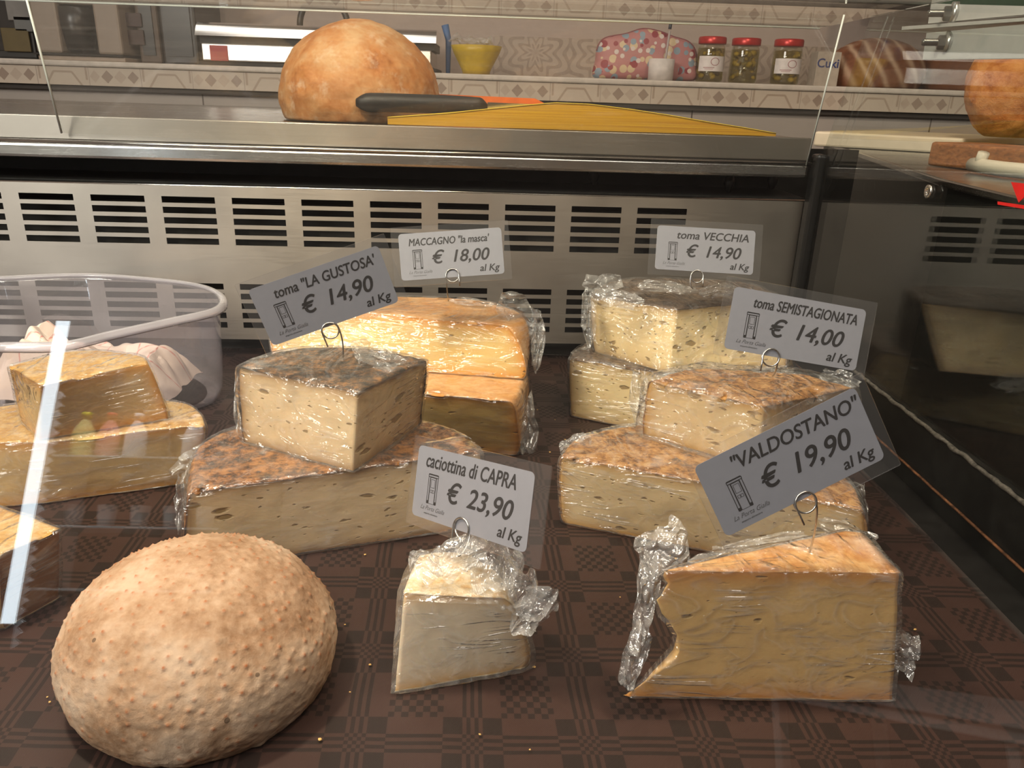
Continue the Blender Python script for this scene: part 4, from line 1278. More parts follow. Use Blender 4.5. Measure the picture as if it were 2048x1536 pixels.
# yellow butcher paper
def sheet(name, label, cat, front, back_off, mat, zf, thick=0.0006, layers=1, n=60):
    """front edge heights given along x, lying on the worktop"""
    root = None
    vs, fs = [], []
    m = 14
    for j in range(m):
        q = j / (m - 1)
        for i in range(n):
            s = i / (n - 1)
            a = front[0].lerp(front[1], s)
            vs.append(Vector((a.x + back_off[0] * q, a.y + back_off[1] * q, zf(s, q))))
    for j in range(m - 1):
        for i in range(n - 1):
            fs.append((j * n + i, j * n + i + 1, (j + 1) * n + i + 1, (j + 1) * n + i))
    o = link_mesh(name, vs, fs, mat, None)
    return o
def m_paperstack(name, c1, c2):
    t = NT(name)
    v = t.coord(scale=(3, 3, 900))
    n = t.noise(v, 1.2, 3)
    t.principled(Base_Color=t.ramp(n, [(0.35, c1), (0.65, c2)]), Roughness=0.7)
    return t.m
def paper_stack():
    a = rear(775, 246, 0.008); b = rear(1552, 277, 0.008)
    mat = m_paperstack('yellow_paper_edges', srgb(198, 140, 18), srgb(228, 176, 36))
    topm = simple('yellow_butcher_paper', srgb(232, 196, 60), 0.65, 0, 0.05)
    # top outline: bulging hump between the two ends, from pixels
    tops = [(775, 236), (830, 232), (900, 227), (980, 219), (1060, 211), (1110, 207), (1180, 210), (1260, 220), (1340, 232), (1420, 246), (1490, 257), (1552, 268)]
    P = [rear(px, py, 0.008) for px, py in tops]
    n = 60
    def top_at(x):
        for k in range(len(P) - 1):
            if P[k].x <= x <= P[k + 1].x:
                f = (x - P[k].x) / (P[k + 1].x - P[k].x)
                return P[k].z * (1 - f) + P[k + 1].z * f
        return P[-1].z if x > P[-1].x else P[0].z
    rows = []
    def DD(i): return 0.012 + 0.15 * min(1.0, max(0.0, (i / (n - 1) - 0.16) / 0.2))
    for j in range(12):
        q = j / 11
        for i in range(n):
            x = P[0].x + (P[-1].x - P[0].x) * i / (n - 1)
            zt = max(top_at(x), 0.3205)
            rows.append((Vector((x + 0.02 * q, RYY(x, 0.008) + DD(i) * q, 0.3202 + (zt - 0.3202) * 0.0)), Vector((x + 0.02 * q, RYY(x, 0.008) + DD(i) * q, 0.3204 + (zt - 0.3202) * (1 - 0.55 * q) + 0.0002))))
    root = thing('butcher_paper_stack', ((P[0].x + P[-1].x) / 2, RYY(0.2, 0.05), 0.3202), 'curling stack of yellow butcher paper at the worktop edge', 'paper stack')
    vs = [r[0] for r in rows] + [r[1] for r in rows]
    K = len(rows)
    fs = []
    # front, back, bottom, ends
    for i in range(n - 1):
        fs.append((i, i + 1, K + i + 1, K + i))
        o_ = 11 * n
        fs.append((o_ + i + 1, o_ + i, K + o_ + i, K + o_ + i + 1))
    for j in range(11):
        fs.append(((j + 1) * n, j * n, K + j * n, K + (j + 1) * n))
        fs.append((j * n + n - 1, (j + 1) * n + n - 1, K + (j + 1) * n + n - 1, K + j * n + n - 1))
        for i in range(n - 1):
            fs.append((K + j * n + i, K + j * n + i + 1, K + (j + 1) * n + i + 1, K + (j + 1) * n + i))
            fs.append((j * n + i, (j + 1) * n + i, (j + 1) * n + i + 1, j * n + i + 1))
    o = link_mesh('sheets', [v - root.location for v in vs], fs, mat, None, False); o.parent = root
    tv = [r[1] + Vector((0, -0.0008, 0.0011)) for r in rows]
    tf = [(j * n + i, j * n + i + 1, (j + 1) * n + i + 1, (j + 1) * n + i) for j in range(11) for i in range(n - 1)]
    o2 = link_mesh('top_sheet', [v - root.location for v in tv], tf, topm, None, True); o2.parent = root
    o2.modifiers.new('t', 'SOLIDIFY').thickness = 0.0012
    return top_at
top_at = paper_stack()
def orange_packet():
    y = 0.19
    a, b, c_, d = rear(868, 212, y), rear(1062, 212, y), rear(1078, 198, y), rear(868, 188, y)
    for p_ in (a, b): p_.z = WT + 0.0006
    o = hexa('orange_folder', [a, rear(1100, 212, y), rear(1070, 197, y), d], simple('orange_card', srgb(232, 110, 34), 0.6), None, (0.0, 0.05, 0))
    tag(o, 'bright orange folded packet behind the yellow paper', 'packet')
orange_packet()
def knife():
    yo = -0.02 + 0.022
    pts = [rear(712, 205, 0.03), rear(760, 205, 0.03), rear(830, 207, 0.03), rear(900, 209, 0.03), rear(952, 212, 0.03), rear(975, 214, 0.035)]
    root = thing('knife', pts[0], 'black handled knife resting on the yellow paper before the loaf', 'knife')
    n = 24
    prof = []
    for i in range(n + 1):
        s = i / n
        k = s * (len(pts) - 1); a = int(min(k, len(pts) - 2)); f = k - a
        p = pts[a].lerp(pts[a + 1], f)
        r = 0.0125 * (1 - 0.1 * s) * (min(1, (s * 9 + 0.15)) ** 0.5) * (1 if s < 0.9 else 0.35 + 0.65 * (1 - s) / 0.1)
        prof.append((p, r))
    vs, fs = [], []
    seg = 14
    for p, r in prof:
        for k in range(seg):
            a = 2 * pi * k / seg
            vs.append(p + Vector((0, 0.7 * r * cos(a), r * sin(a))) - root.location)
    for i in range(n):
        for k in range(seg):
            fs.append((i * seg + k, i * seg + (k + 1) % seg, (i + 1) * seg + (k + 1) % seg, (i + 1) * seg + k))
    fs.append(tuple(range(seg))[::-1]); fs.append(tuple(n * seg + k for k in range(seg)))
    o = link_mesh('handle', vs, fs, simple('black_handle', srgb(38, 36, 36), 0.45, 0, 0.1)); o.parent = root
    e = pts[-1]
    q = [e + Vector((0, 0, 0.006)), e + Vector((0.20, 0.03, 0.004)), e + Vector((0.22, 0.033, -0.001)), e + Vector((0, 0, -0.008))]
    o = hexa('blade', [p - root.location for p in q], STEEL_SHINY, None, (0, 0.0014, 0)); o.parent = root
knife()

# ------------------------------------------------------------------ right hand counter
ZC = 0.285
sc_ = thing('side_counter', (0.9, 1.1, -0.9), 'black side counter with oblique steel top edge beyond the right pane', 'counter')
e1, e2, e3 = onz(1640, 279, ZC), onz(1880, 357, ZC), onz(2048, 396, ZC)
e4 = e3 + (e3 - e2) * 1.2
poly = [(e1.x, min(e1.y, 1.93)), (e2.x, e2.y), (e3.x, e3.y), (e4.x, e4.y), (1.6, e4.y), (1.6, 1.93)]
prism('counter_top', poly, ZC - 0.009, ZC, STEEL_TOP, sc_, 0.002)
prism('counter_body', [(p[0] + 0.012, p[1]) for p in poly[:4]] + poly[4:], -0.88, ZC - 0.0095, SIDEBLACK, sc_)
def cutting_boards():
    zb = ZC + 0.0008
    f1, f2 = onz(1610, 292, zb), onz(1966, 306, zb)
    f2 = onz(1940, 309, zb)
    q = [onz(1625, 292, zb), onz(1920, 309, zb)]
    h_ = onY(1640, 240, q[0].y).z - zb
    poly = [(q[0].x, q[0].y), (q[1].x, q[1].y), (q[1].x + 0.28, q[1].y + 0.20), (q[0].x + 0.25, q[0].y + 0.22)]
    o = prism('cutting_board', poly, zb, zb + 0.028, simple('white_polyethylene', srgb(226, 212, 188), 0.45, 0, 0.05), None, 0.004)
    tag(o, 'thick white plastic cutting board on the side counter', 'cutting board')
    zb2 = zb
    w1, w2 = onz(1852, 330, zb2), onz(2080, 356, zb2)
    root = thing('wooden_board', (w1.x, w1.y, zb2), 'worn wooden board with white clamp handle under the upright loaf', 'wooden board')
    dirv = (w2 - w1).normalized(); nrm = Vector((-dirv.y, dirv.x, 0))
    hz = onY(1862, 283, w1.y).z - zb2
    pl = [w1, w2, w2 + nrm * 0.10, w1 + nrm * 0.10]
    tw = NT('worn_wood')
    v = tw.coord(scale=(6, 30, 60)); n = tw.noise(v, 4, 5, 0.6, 0.5)
    tw.principled(Base_Color=tw.ramp(n, [(0.3, srgb(112, 66, 34)), (0.55, srgb(158, 98, 54)), (0.75, srgb(182, 122, 72))]), Roughness=0.6, Normal=tw.bump(n, 0.3, 0.001))
    o = prism('board', [(p.x - root.location.x, p.y - root.location.y) for p in pl], 0, hz, tw.m, None, 0.004, 3); o.parent = root
    hm = simple('white_plastic_handle', srgb(214, 204, 186), 0.4, 0, 0.04)
    A_ = [onz(x_, y_, ZC + 0.0105) for x_, y_ in ((1945, 329), (1970, 333), (2005, 338), (2045, 342), (2080, 346))]
    v_, f_ = tube_data(A_, lambda s: 0.0088, 12)
    o = link_mesh('clamp_handle', [p - root.location for p in v_], f_, hm); o.parent = root
    b_ = [A_[0] + (A_[1] - A_[0]) * 0.5, A_[0] + (A_[1] - A_[0]) * 0.75 + Vector((0, 0.002, 0.016))]
    v_, f_ = tube_data(b_, 0.007, 8)
    o = link_mesh('clamp_stub', [p - root.location for p in v_], f_, hm); o.parent = root
    # upright loaf on the board
    zt = zb2 + hz + 0.0008
    cx = onz(2060, 278, zt)
    Yc = cx.y + 0.035
    xl = onY(1943, 200, Yc).x
    rx = 0.10
    zt2 = onY(2000, 80, Yc).z
    loaf('crusty_loaf', 'upright crusty brown loaf cut by the right edge on the wooden board', (xl + rx, Yc + 0.02, zt), rx, 0.07, 0.10, crust('rough_crust', [srgb(120, 64, 22), srgb(172, 100, 40), srgb(196, 126, 60), srgb(206, 142, 78)], 40, 0.0, 3.1, 1.0), seed=7, flat=0.12, lump=0.06, sub=6)
cutting_boards()

# ------------------------------------------------------------------ things on the tiled ledge, far behind
YO = YL + 0.09
ZL = LEDGE_Z + 0.0006
def base_x(px): return onY(px, 165, YO).x
def top_z(px, py, Y=None): return onY(px, py, Y or YO).z
# pickle jars
def jar(px_c, py_top, wpx, label, seed, labelled=True):
    x = base_x(px_c - 6); zt = top_z(px_c, py_top)
    r = (onY(px_c + wpx / 2, 130, YO).x - onY(px_c - wpx / 2, 130, YO).x) / 2
    H_ = zt - ZL
    root = thing('pickle_jar', (x, YO, ZL), label, 'jar', 'jars of pickled vegetables on the ledge')
    def sub(o, par=root):
        o.parent = par; return o
    lz = H_ - 0.014
    prof = [(0.0, 0.0), (r * 0.86, 0.0), (r * 0.97, 0.006), (r * 0.97, lz * 0.82), (r * 0.93, lz * 0.9), (r * 0.84, lz * 0.96), (r * 0.84, lz)]
    sub(lathe('jar_glass', prof, m_glass('jar_glass', (0.88, 0.88, 0.80), 0.05)))
    sub(lathe('lid', [(0.0, lz - 0.003), (r * 0.95, lz - 0.003), (r * 0.97, lz), (r * 0.97, H_ - 0.003), (r * 0.92, H_), (0, H_)], simple('red_lid', srgb(176, 28, 26), 0.3, 0.3, 0.1)))
    rn = random.Random(seed)
    parts = []
    liquid = sub(lathe('brine', [(0, 0.003), (r * 0.9, 0.003), (r * 0.93, 0.008), (r * 0.93, lz * 0.86), (0, lz * 0.86)], m_glass('brine_green', (0.74, 0.70, 0.46), 0.02)))
    for k in range(34):
        a = rn.uniform(0, 2 * pi); rr = r * rn.uniform(0.55, 0.74); z = rn.uniform(0.012, lz * 0.80)
        b = bmesh.new(); bmesh.ops.create_icosphere(b, subdivisions=2, radius=1.0)
        sx = r * rn.uniform(0.16, 0.30)
        M = Matrix.Translation((rr * cos(a), rr * sin(a), z)) @ Matrix.Rotation(rn.uniform(0, 3), 4, Vector((rn.random(), rn.random(), 1)).normalized()) @ Matrix.Diagonal((sx, sx * 0.7, sx * 0.8, 1))
        b.transform(M)
        parts.append(([v.co.copy() for v in b.verts], [tuple(v.index for v in f.verts) for f in b.faces])); b.free()
    v, f = join_data(parts)
    o = sub(link_mesh('pickles', v, f, simple('pickle_chunks', srgb(196, 172, 96), 0.5, 0, 0.5, 0, 40))); o['kind'] = 'stuff'
    if labelled:
        vs, fs = [], []
        for i in range(21):
            a = -pi / 2 - 1.15 + 2.3 * i / 20
            for z in (lz * 0.28, lz * 0.66):
                vs.append(Vector((r * 0.985 * cos(a), r * 0.985 * sin(a), z)))
        fs = [(2 * i, 2 * i + 2, 2 * i + 3, 2 * i + 1) for i in range(20)]
        lo = sub(link_mesh('paper_label', vs, fs, simple('label_paper', srgb(214, 206, 204), 0.6)))
        pr = []
        for i, (a0, a1, z, th, red) in enumerate(((-0.7, 0.1, 0.36, 0.02, 1), (-0.6, 0.0, 0.325, 0.016, 1))):
            for k in range(8):
                a = -pi / 2 + a0 + (a1 - a0) * k / 8; b_ = a + (a1 - a0) / 11
                pr.append(([Vector((r * 0.99 * cos(q), r * 0.99 * sin(q), lz * zz)) for q, zz in ((a, z), (b_, z), (b_, z + th), (a, z + th))], [(0, 1, 2, 3)]))
        ring = []
        for k in range(24):
            a = 2 * pi * k / 24
            for rr in (0.10, 0.085):
                ang = -pi / 2 + 0.1 + rr * 3.2 * cos(a)
                ring.append(Vector((r * 0.99 * cos(ang), r * 0.99 * sin(ang), lz * (0.52 + rr * sin(a)))))
        pr.append((ring, [(2 * k, 2 * k + 1, (2 * k + 3) % 48, (2 * k + 2) % 48) for k in range(24)]))
        v, f = join_data(pr)
        o = link_mesh('label_print', v, f, simple('label_red_print', srgb(150, 90, 96), 0.6)); o.parent = root
jar(1422, 74, 56, 'labelled pickle jar with red lid beside the dotted bag', 1)
jar(1489, 77, 58, 'unlabelled pickle jar with red lid, middle of the three jars', 2, False)
jar(1573, 79, 58, 'labelled pickle jar with red lid, furthest right of the three jars', 3)
# dotted toiletry bag
def dotted_bag():
    root = thing('dotted_bag', (base_x(1290), YO + 0.03, ZL), 'pink zip bag covered in coloured dots on the ledge', 'bag')
    out = [(1192, 158), (1190, 120), (1195, 92), (1210, 76), (1250, 68), (1285, 58), (1320, 64), (1345, 74), (1375, 84), (1390, 105), (1391, 140), (1384, 162), (1290, 160)]
    P = [onY(px, py, YO + 0.03) for px, py in out]
    n = len(P)
    def cr(i, s):
        a0, a1, a2, a3 = (P[(i + k) % n] for k in (-1, 0, 1, 2))
        return 0.5 * ((2 * a1) + (a2 - a0) * s + (2 * a0 - 5 * a1 + 4 * a2 - a3) * s * s + (3 * a1 - a0 - 3 * a2 + a3) * s ** 3)
    loop = [cr(i, k / 5) for i in range(n) for k in range(5)]
    for p in loop: p.z = max(p.z, ZL)
    c = sum(loop, Vector()) / len(loop)
    N = len(loop)
    vs, fs = [], []
    rings = [(1.0, 0.0), (0.98, -0.018), (0.93, -0.03), (0.80, -0.038), (0.55, -0.042), (0.2, -0.043)]
    rb = [(0.98, 0.018), (0.93, 0.028), (0.5, 0.034), (0.1, 0.034)]
    for f, dy in rings + rb:
        for p in loop:
            q = c + (p - c) * f; q.y += dy; vs.append(q - root.location)
    idx = [0, 1, 2, 3, 4, 5]; idb = [0, 6, 7, 8, 9]
    for seq, flip in ((idx, 0), (idb, 1)):
        for a, b in zip(seq[:-1], seq[1:]):
            for k in range(N):
                q = (a * N + k, a * N + (k + 1) % N, b * N + (k + 1) % N, b * N + k)
                fs.append(q if not flip else q[::-1])
        fs.append(tuple(seq[-1] * N + k for k in range(N)))
    t = NT('dotted_fabric')
    v = t.coord()
    def lay(sc, seed, rad, thr):
        vo = t.n('TexVoronoi', {'Vector': t.coord(loc=(seed, seed, seed), scale=(1, 0.05, 1)), 'Scale': sc, 'Randomness': 0.75})
        sp2 = t.n('SeparateColor', {0: vo.outputs['Color']})
        return t.math('MULTIPLY', t.math('LESS_THAN', vo.outputs['Distance'], rad), t.math('GREATER_THAN', sp2.outputs[0], thr))
    c_ = srgb(176, 118, 118)
    c_ = t.mix(lay(42, 1.1, 0.42, 0.35), c_, srgb(206, 184, 150))
    c_ = t.mix(lay(46, 4.2, 0.42, 0.4), c_, srgb(132, 150, 164))
    c_ = t.mix(lay(40, 8.3, 0.42, 0.25), c_, srgb(140, 48, 62))
    c_ = t.mix(lay(52, 12.9, 0.30, 0.5), c_, srgb(208, 196, 190))
    t.principled(Base_Color=c_, Roughness=0.6)
    o = link_mesh('bag_body', vs, fs, t.m); o.parent = root
    z = tube('zip', [l - root.location + Vector((0, -0.012, 0.0)) for l in loop[8:52]], 0.0018, simple('bag_piping', srgb(122, 60, 70), 0.6)); z.parent = root
dotted_bag()
# white paper cup with straw
def cup():
    Yc = YO - 0.05
    x = onY(1321, 150, Yc).x
    r = (onY(1347, 150, Yc).x - onY(1296, 150, Yc).x) / 2
    hh = top_z(1321, 118, Yc) - ZL
    root = thing('paper_cup', (x, Yc, ZL), 'white paper cup with a clear stick before the dotted bag', 'cup')
    o = lathe('cup_body', [(0.0, 0.0), (r * 0.96, 0.0), (r, hh), (r * 0.96, hh), (r * 0.92, 0.004), (0, 0.004)], simple('cup_paper', srgb(208, 200, 196), 0.6), seg=28); o.parent = root
    o = tube('stick', [(0.006, 0, 0.006), (0.014, 0.004, top_z(1339, 62, Yc) - ZL)], 0.0028, simple('pale_stick', srgb(170, 158, 156), 0.4)); o.parent = root
    o = tube('stick_cap', [(0.0135, 0.004, top_z(1339, 58, Yc) - ZL), (0.0145, 0.004, top_z(1339, 46, Yc) - ZL)], 0.0042, simple('dark_blue_cap', srgb(48, 52, 66), 0.4)); o.parent = root
cup()
# box with blue print, beside the dark bread
def small_box():
    x0, x1 = base_x(1622), base_x(1668)
    zt = top_z(1640, 104)
    root = thing('carton', ((x0 + x1) / 2, YO, ZL), 'pale carton with blue lettering between the jars and dark bread', 'carton')
    o = box('carton_body', (x0, YO - 0.02, ZL), (x1, YO + 0.03, zt), simple('pale_carton', srgb(168, 156, 142), 0.6), None, 0.001); o.parent = root; o.location = -root.location
    v, f = text_data('Cuki', 0.03, 0, 0, 0, 0.0, 0.0006)
    Mx = Matrix.Translation((-0.030, -0.0206, (zt - ZL) * 0.55)) @ Matrix.Rotation(pi / 2, 4, 'X')
    o = link_mesh('lettering', [Mx @ q for q in v], f, simple('blue_print', srgb(52, 62, 110), 0.5), None, False); o.parent = root
small_box()
# dark breads at right
YR = YL + 0.17
def ledge_loaf(label, pl, pr, ptop, mat, seed):
    xl = onY(pl, 140, YR).x; xr = onY(pr, 140, YR).x
    zt = onY((pl + pr) / 2, ptop, YR).z
    loaf('country_loaf', label, ((xl + xr) / 2, YR, ZL), (xr - xl) / 2, 0.13, (zt - ZL) / 1.45, mat, 'dark country loaves on the ledge', seed, 0.55, 0, 0.03)
ledge_loaf('dark round loaf with floury slashes on the ledge right of the jars', 1650, 1842, 76, crust('dark_crust', [srgb(82, 48, 32), srgb(116, 72, 48), srgb(138, 92, 64)], 10, 0.1, 5.0, 0.4, (9, (0.2, 0.5, 0.3), 0.6)), 11)
ledge_loaf('plain dark loaf half hidden behind the aluminium bracket', 1845, 2060, 60, crust('dark_crust_plain', [srgb(84, 50, 32), srgb(112, 70, 46), srgb(132, 88, 60)], 10, 0.0, 6.0, 0.4), 13)
# yellow bowl under clear film, blue brush
def yellow_bowl():
    x = base_x(952); r = (onY(1004, 110, YO).x - onY(902, 110, YO).x) / 2
    zt = top_z(950, 92)
    root = thing('yellow_bowl', (x, YO, ZL), 'yellow plastic bowl covered with clear film on the ledge', 'bowl')
    hh = zt - ZL
    o = lathe('bowl', [(0, 0.004), (r * 0.52, 0.0), (r * 0.58, 0.012), (r * 0.9, hh * 0.75), (r, hh), (r * 0.97, hh), (r * 0.86, hh * 0.75), (r * 0.5, 0.012), (0, 0.01)], simple('yellow_plastic', srgb(196, 164, 40), 0.4)); o.parent = root
    v, f = crumple(Vector((-0.01, 0, hh + 0.012)), Vector((r * 1.9, 0, -0.012)), Vector((0, r * 1.4, 0)), Vector((0, 0, 0.035)), 22, 18, 0.3, 91)
    o = link_mesh('cover_film', v, f, F3, None, True, {'fold': [1.0] * len(v)}); o.parent = root
    b = tube('bottle_brush', [(base_x(893), YO + 0.06, ZL), (onY(897, 80, YO + 0.06).x, YO + 0.06, top_z(897, 80, YO + 0.06)), (onY(890, 50, YO + 0.06).x, YO + 0.06, top_z(890, 50, YO + 0.06))], lambda s: 0.006 + 0.004 * s, simple('blue_plastic', srgb(70, 104, 150), 0.5))
    tag(b, 'blue handled utensil standing behind the yellow bowl', 'utensil')
yellow_bowl()
# steel slicing machine at left behind the loaf
def pbox(px0, py0, px1, py1, Y, d, bottom=None):
    a = onY(px0, (py0 + py1) / 2, Y); b = onY(px1, (py0 + py1) / 2, Y)
    zt = onY((px0 + px1) / 2, py0, Y).z; zb_ = onY((px0 + px1) / 2, py1, Y).z if bottom is None else bottom
    return (a.x, Y, zb_), (b.x, Y + d, zt)
def steel_machine():
    Y = YL + 0.06
    lo, hi = pbox(392, 44, 872, 160, Y, 0.22, ZL)
    root = thing('steel_appliance', ((lo[0] + hi[0]) / 2, Y, ZL), 'long polished steel appliance on the ledge behind the golden loaf', 'appliance')
    def sub(o): o.parent = root; o.location = -root.location; return o
    shiny = simple('polished_steel', (0.82, 0.80, 0.78), 0.14, 1.0, 0.03)
    zu0, zu1 = onY(620, 78, Y).z, onY(620, 50, Y).z
    # upper hood with a bowed sloping front
    hp = [(0.0, zu0), (0.004, zu0 + 0.006)]
    for k in range(9):
        q = k / 8
        hp.append((0.004 + (zu1 - zu0) * 0.72 * q, zu0 + 0.006 + (zu1 - zu0 - 0.006) * (q + 0.10 * sin(pi * q))))
    hp += [(0.2, zu1), (0.2, zu0)]
    m = len(hp)
    vs = [(x, Y + a, b) for x in (lo[0], hi[0]) for a, b in hp]
    fs = [(k, (k + 1) % m, m + (k + 1) % m, m + k) for k in range(m)] + [tuple(range(m))[::-1], tuple(range(m, 2 * m))]
    sub(link_mesh('hood', vs, fs, shiny, None, False))
    sub(box('dark_gap', (lo[0] + 0.005, Y + 0.02, onY(620, 92, Y).z), (hi[0] - 0.005, Y + 0.2, zu0 - 0.0005), BLACK))
    sub(box('lower_panel', (lo[0] + 0.012, Y + 0.004, onY(620, 128, Y).z), (hi[0] - 0.012, Y + 0.2, onY(620, 92, Y).z - 0.0005), m_steel('panel_steel', 0.62, 0.2, (200, 3, 3)), None, 0.003))
    sub(box('foot_rail', (lo[0], Y + 0.012, ZL), (hi[0], Y + 0.2, onY(620, 128, Y).z - 0.0005), BLACK))
    a, b = onY(418, 90, Y), onY(456, 122, Y)
    sub(box('red_sticker', (a.x, Y + 0.002, b.z), (b.x, Y + 0.0045, a.z), simple('faded_red', srgb(170, 62, 58), 0.5)))
    # arched handle on top
    zc = zu1
    cx = onY(634, 40, Y).x
    pts = []
    for k in range(20):
        a = pi * k / 19
        pts.append((cx + 0.062 * cos(a) * (1.0), Y + 0.08, zc + 0.0015 + 0.045 * min(1.0, 1.6 * sin(a))))
    sub(tube('carry_handle', pts, 0.008, simple('dark_handle', srgb(58, 54, 52), 0.4)))
steel_machine()
# espresso machine and clutter at far left
def coffee_machine():
    Y = YL + 0.05
    lo, hi = pbox(68, -60, 246, 108, Y, 0.30)
    root = thing('coffee_machine', ((lo[0] + hi[0]) / 2, Y, ZL), 'beige coffee machine with dark funnel shaped recess at top left', 'coffee machine')
    def sub(o): o.parent = root; o.location = -root.location; return o
    beige = simple('beige_housing', srgb(142, 126, 112), 0.45, 0, 0.04)
    zb_ = onY(160, 108, Y).z
    x = lambda px: onY(px, 60, Y).x
    z = lambda py: onY(160, py, Y).z
    # front built as frame around a recess
    sub(box('left_cheek', (x(66), Y, zb_), (x(118), Y + 0.3, hi[2]), beige, None, 0.006))
    sub(box('right_cheek', (x(190), Y, zb_), (x(240), Y + 0.3, hi[2]), beige, None, 0.006))
    sub(box('recess_back', (x(118), Y + 0.10, zb_), (x(190), Y + 0.3, hi[2]), simple('recess_grey', srgb(96, 84, 76), 0.5)))
    sub(box('head', (x(119), Y + 0.012, z(8)), (x(189), Y + 0.0995, hi[2]), beige, None, 0.004))
    pts = [(0.0, 0.0)]
    c = onY(156, 60, Y + 0.05)
    fr = (x(192) - x(118)) / 2
    sub(lathe('bean_hopper', [(fr * 0.72, z(98) - z(56)), (fr * 0.95, 0.0), (fr * 0.98, 0.004), (fr * 0.98, z(14) - z(56)), (fr * 0.9, z(12) - z(56))], simple('hopper_dark', srgb(40, 34, 32), 0.3), loc=(c.x, Y + 0.05, z(56))))
    sub(box('drip_tray', (x(66), Y - 0.02, z(112)), (x(246), Y + 0.3, zb_ - 0.0005), simple('tray_dark', srgb(48, 44, 42), 0.4), None, 0.002))
    sub(box('base_plate', (x(72), Y - 0.01, ZL), (x(246), Y + 0.3, z(112) - 0.0005), simple('base_beige', srgb(160, 142, 126), 0.5), None, 0.002))
coffee_machine()
def dark_cabinet(px0, px1, label, mat, pt=-60, knobs=()):
    Y = YL + 0.10
    lo, hi = pbox(px0, pt, px1, 100, Y, 0.2, ZL)
    root = thing('dark_appliance', ((lo[0] + hi[0]) / 2, Y, ZL), label, 'appliance')
    o = box('housing', lo, hi, mat, None, 0.006); o.parent = root; o.location = -root.location
    o = box('front_panel', (lo[0] + 0.012, Y - 0.004, lo[2] + 0.02), (hi[0] - 0.012, Y - 0.0003, hi[2] - 0.02), simple('dark_panel', srgb(50, 46, 43), 0.3)); o.parent = root; o.location = -root.location
    for (px, py, r, cl) in knobs:
        p_ = onY(px, py, Y - 0.004)
        o = box('button', (p_.x - r, Y - 0.010, p_.z - r * 0.8), (p_.x + r, Y - 0.0045, p_.z + r * 0.8), cl, None, 0.002); o.parent = root; o.location = -root.location
dark_cabinet(268, 312, 'brown shelf unit between the coffee machine and the dark fridge', simple('brown_unit', srgb(92, 78, 68), 0.6), -60, [(268, 40, 0.02, simple('maroon_box', srgb(62, 42, 40), 0.6)), (272, 75, 0.022, simple('maroon_box2', srgb(70, 52, 46), 0.6))])
dark_cabinet(316, 388, 'tall dark grey appliance left of the steel appliance', simple('charcoal_unit', srgb(56, 52, 50), 0.4))
dark_cabinet(-160, 58, 'dark shelf cluttered with small packets at the top left edge', simple('dark_unit', srgb(48, 46, 44), 0.5), -60,
             [(38, 22, 0.028, simple('grey_packet', srgb(120, 116, 112), 0.5)), (48, 48, 0.022, simple('grey_packet2', srgb(104, 104, 102), 0.5)), (34, 80, 0.034, simple('olive_packet', srgb(92, 78, 44), 0.6))])

# ------------------------------------------------------------------ what the front pane mirrors, behind the viewer
XW = -1.462
wn = box('window_1', (XW - 0.022, -1.9 + 0.002, 0.06), (XW + 0.022, -1.895, 1.04), None)
tw = NT('daylight_slit')
em = tw.n('Emission', {0: (0.80, 0.92, 1.0, 1), 1: 9.0})
tw.t.links.new(em.outputs[0], tw.out.inputs[0])
wn.data.materials.append(tw.m)
struct(wn, 'tall narrow daylight slit in the wall behind the viewer', 'window')

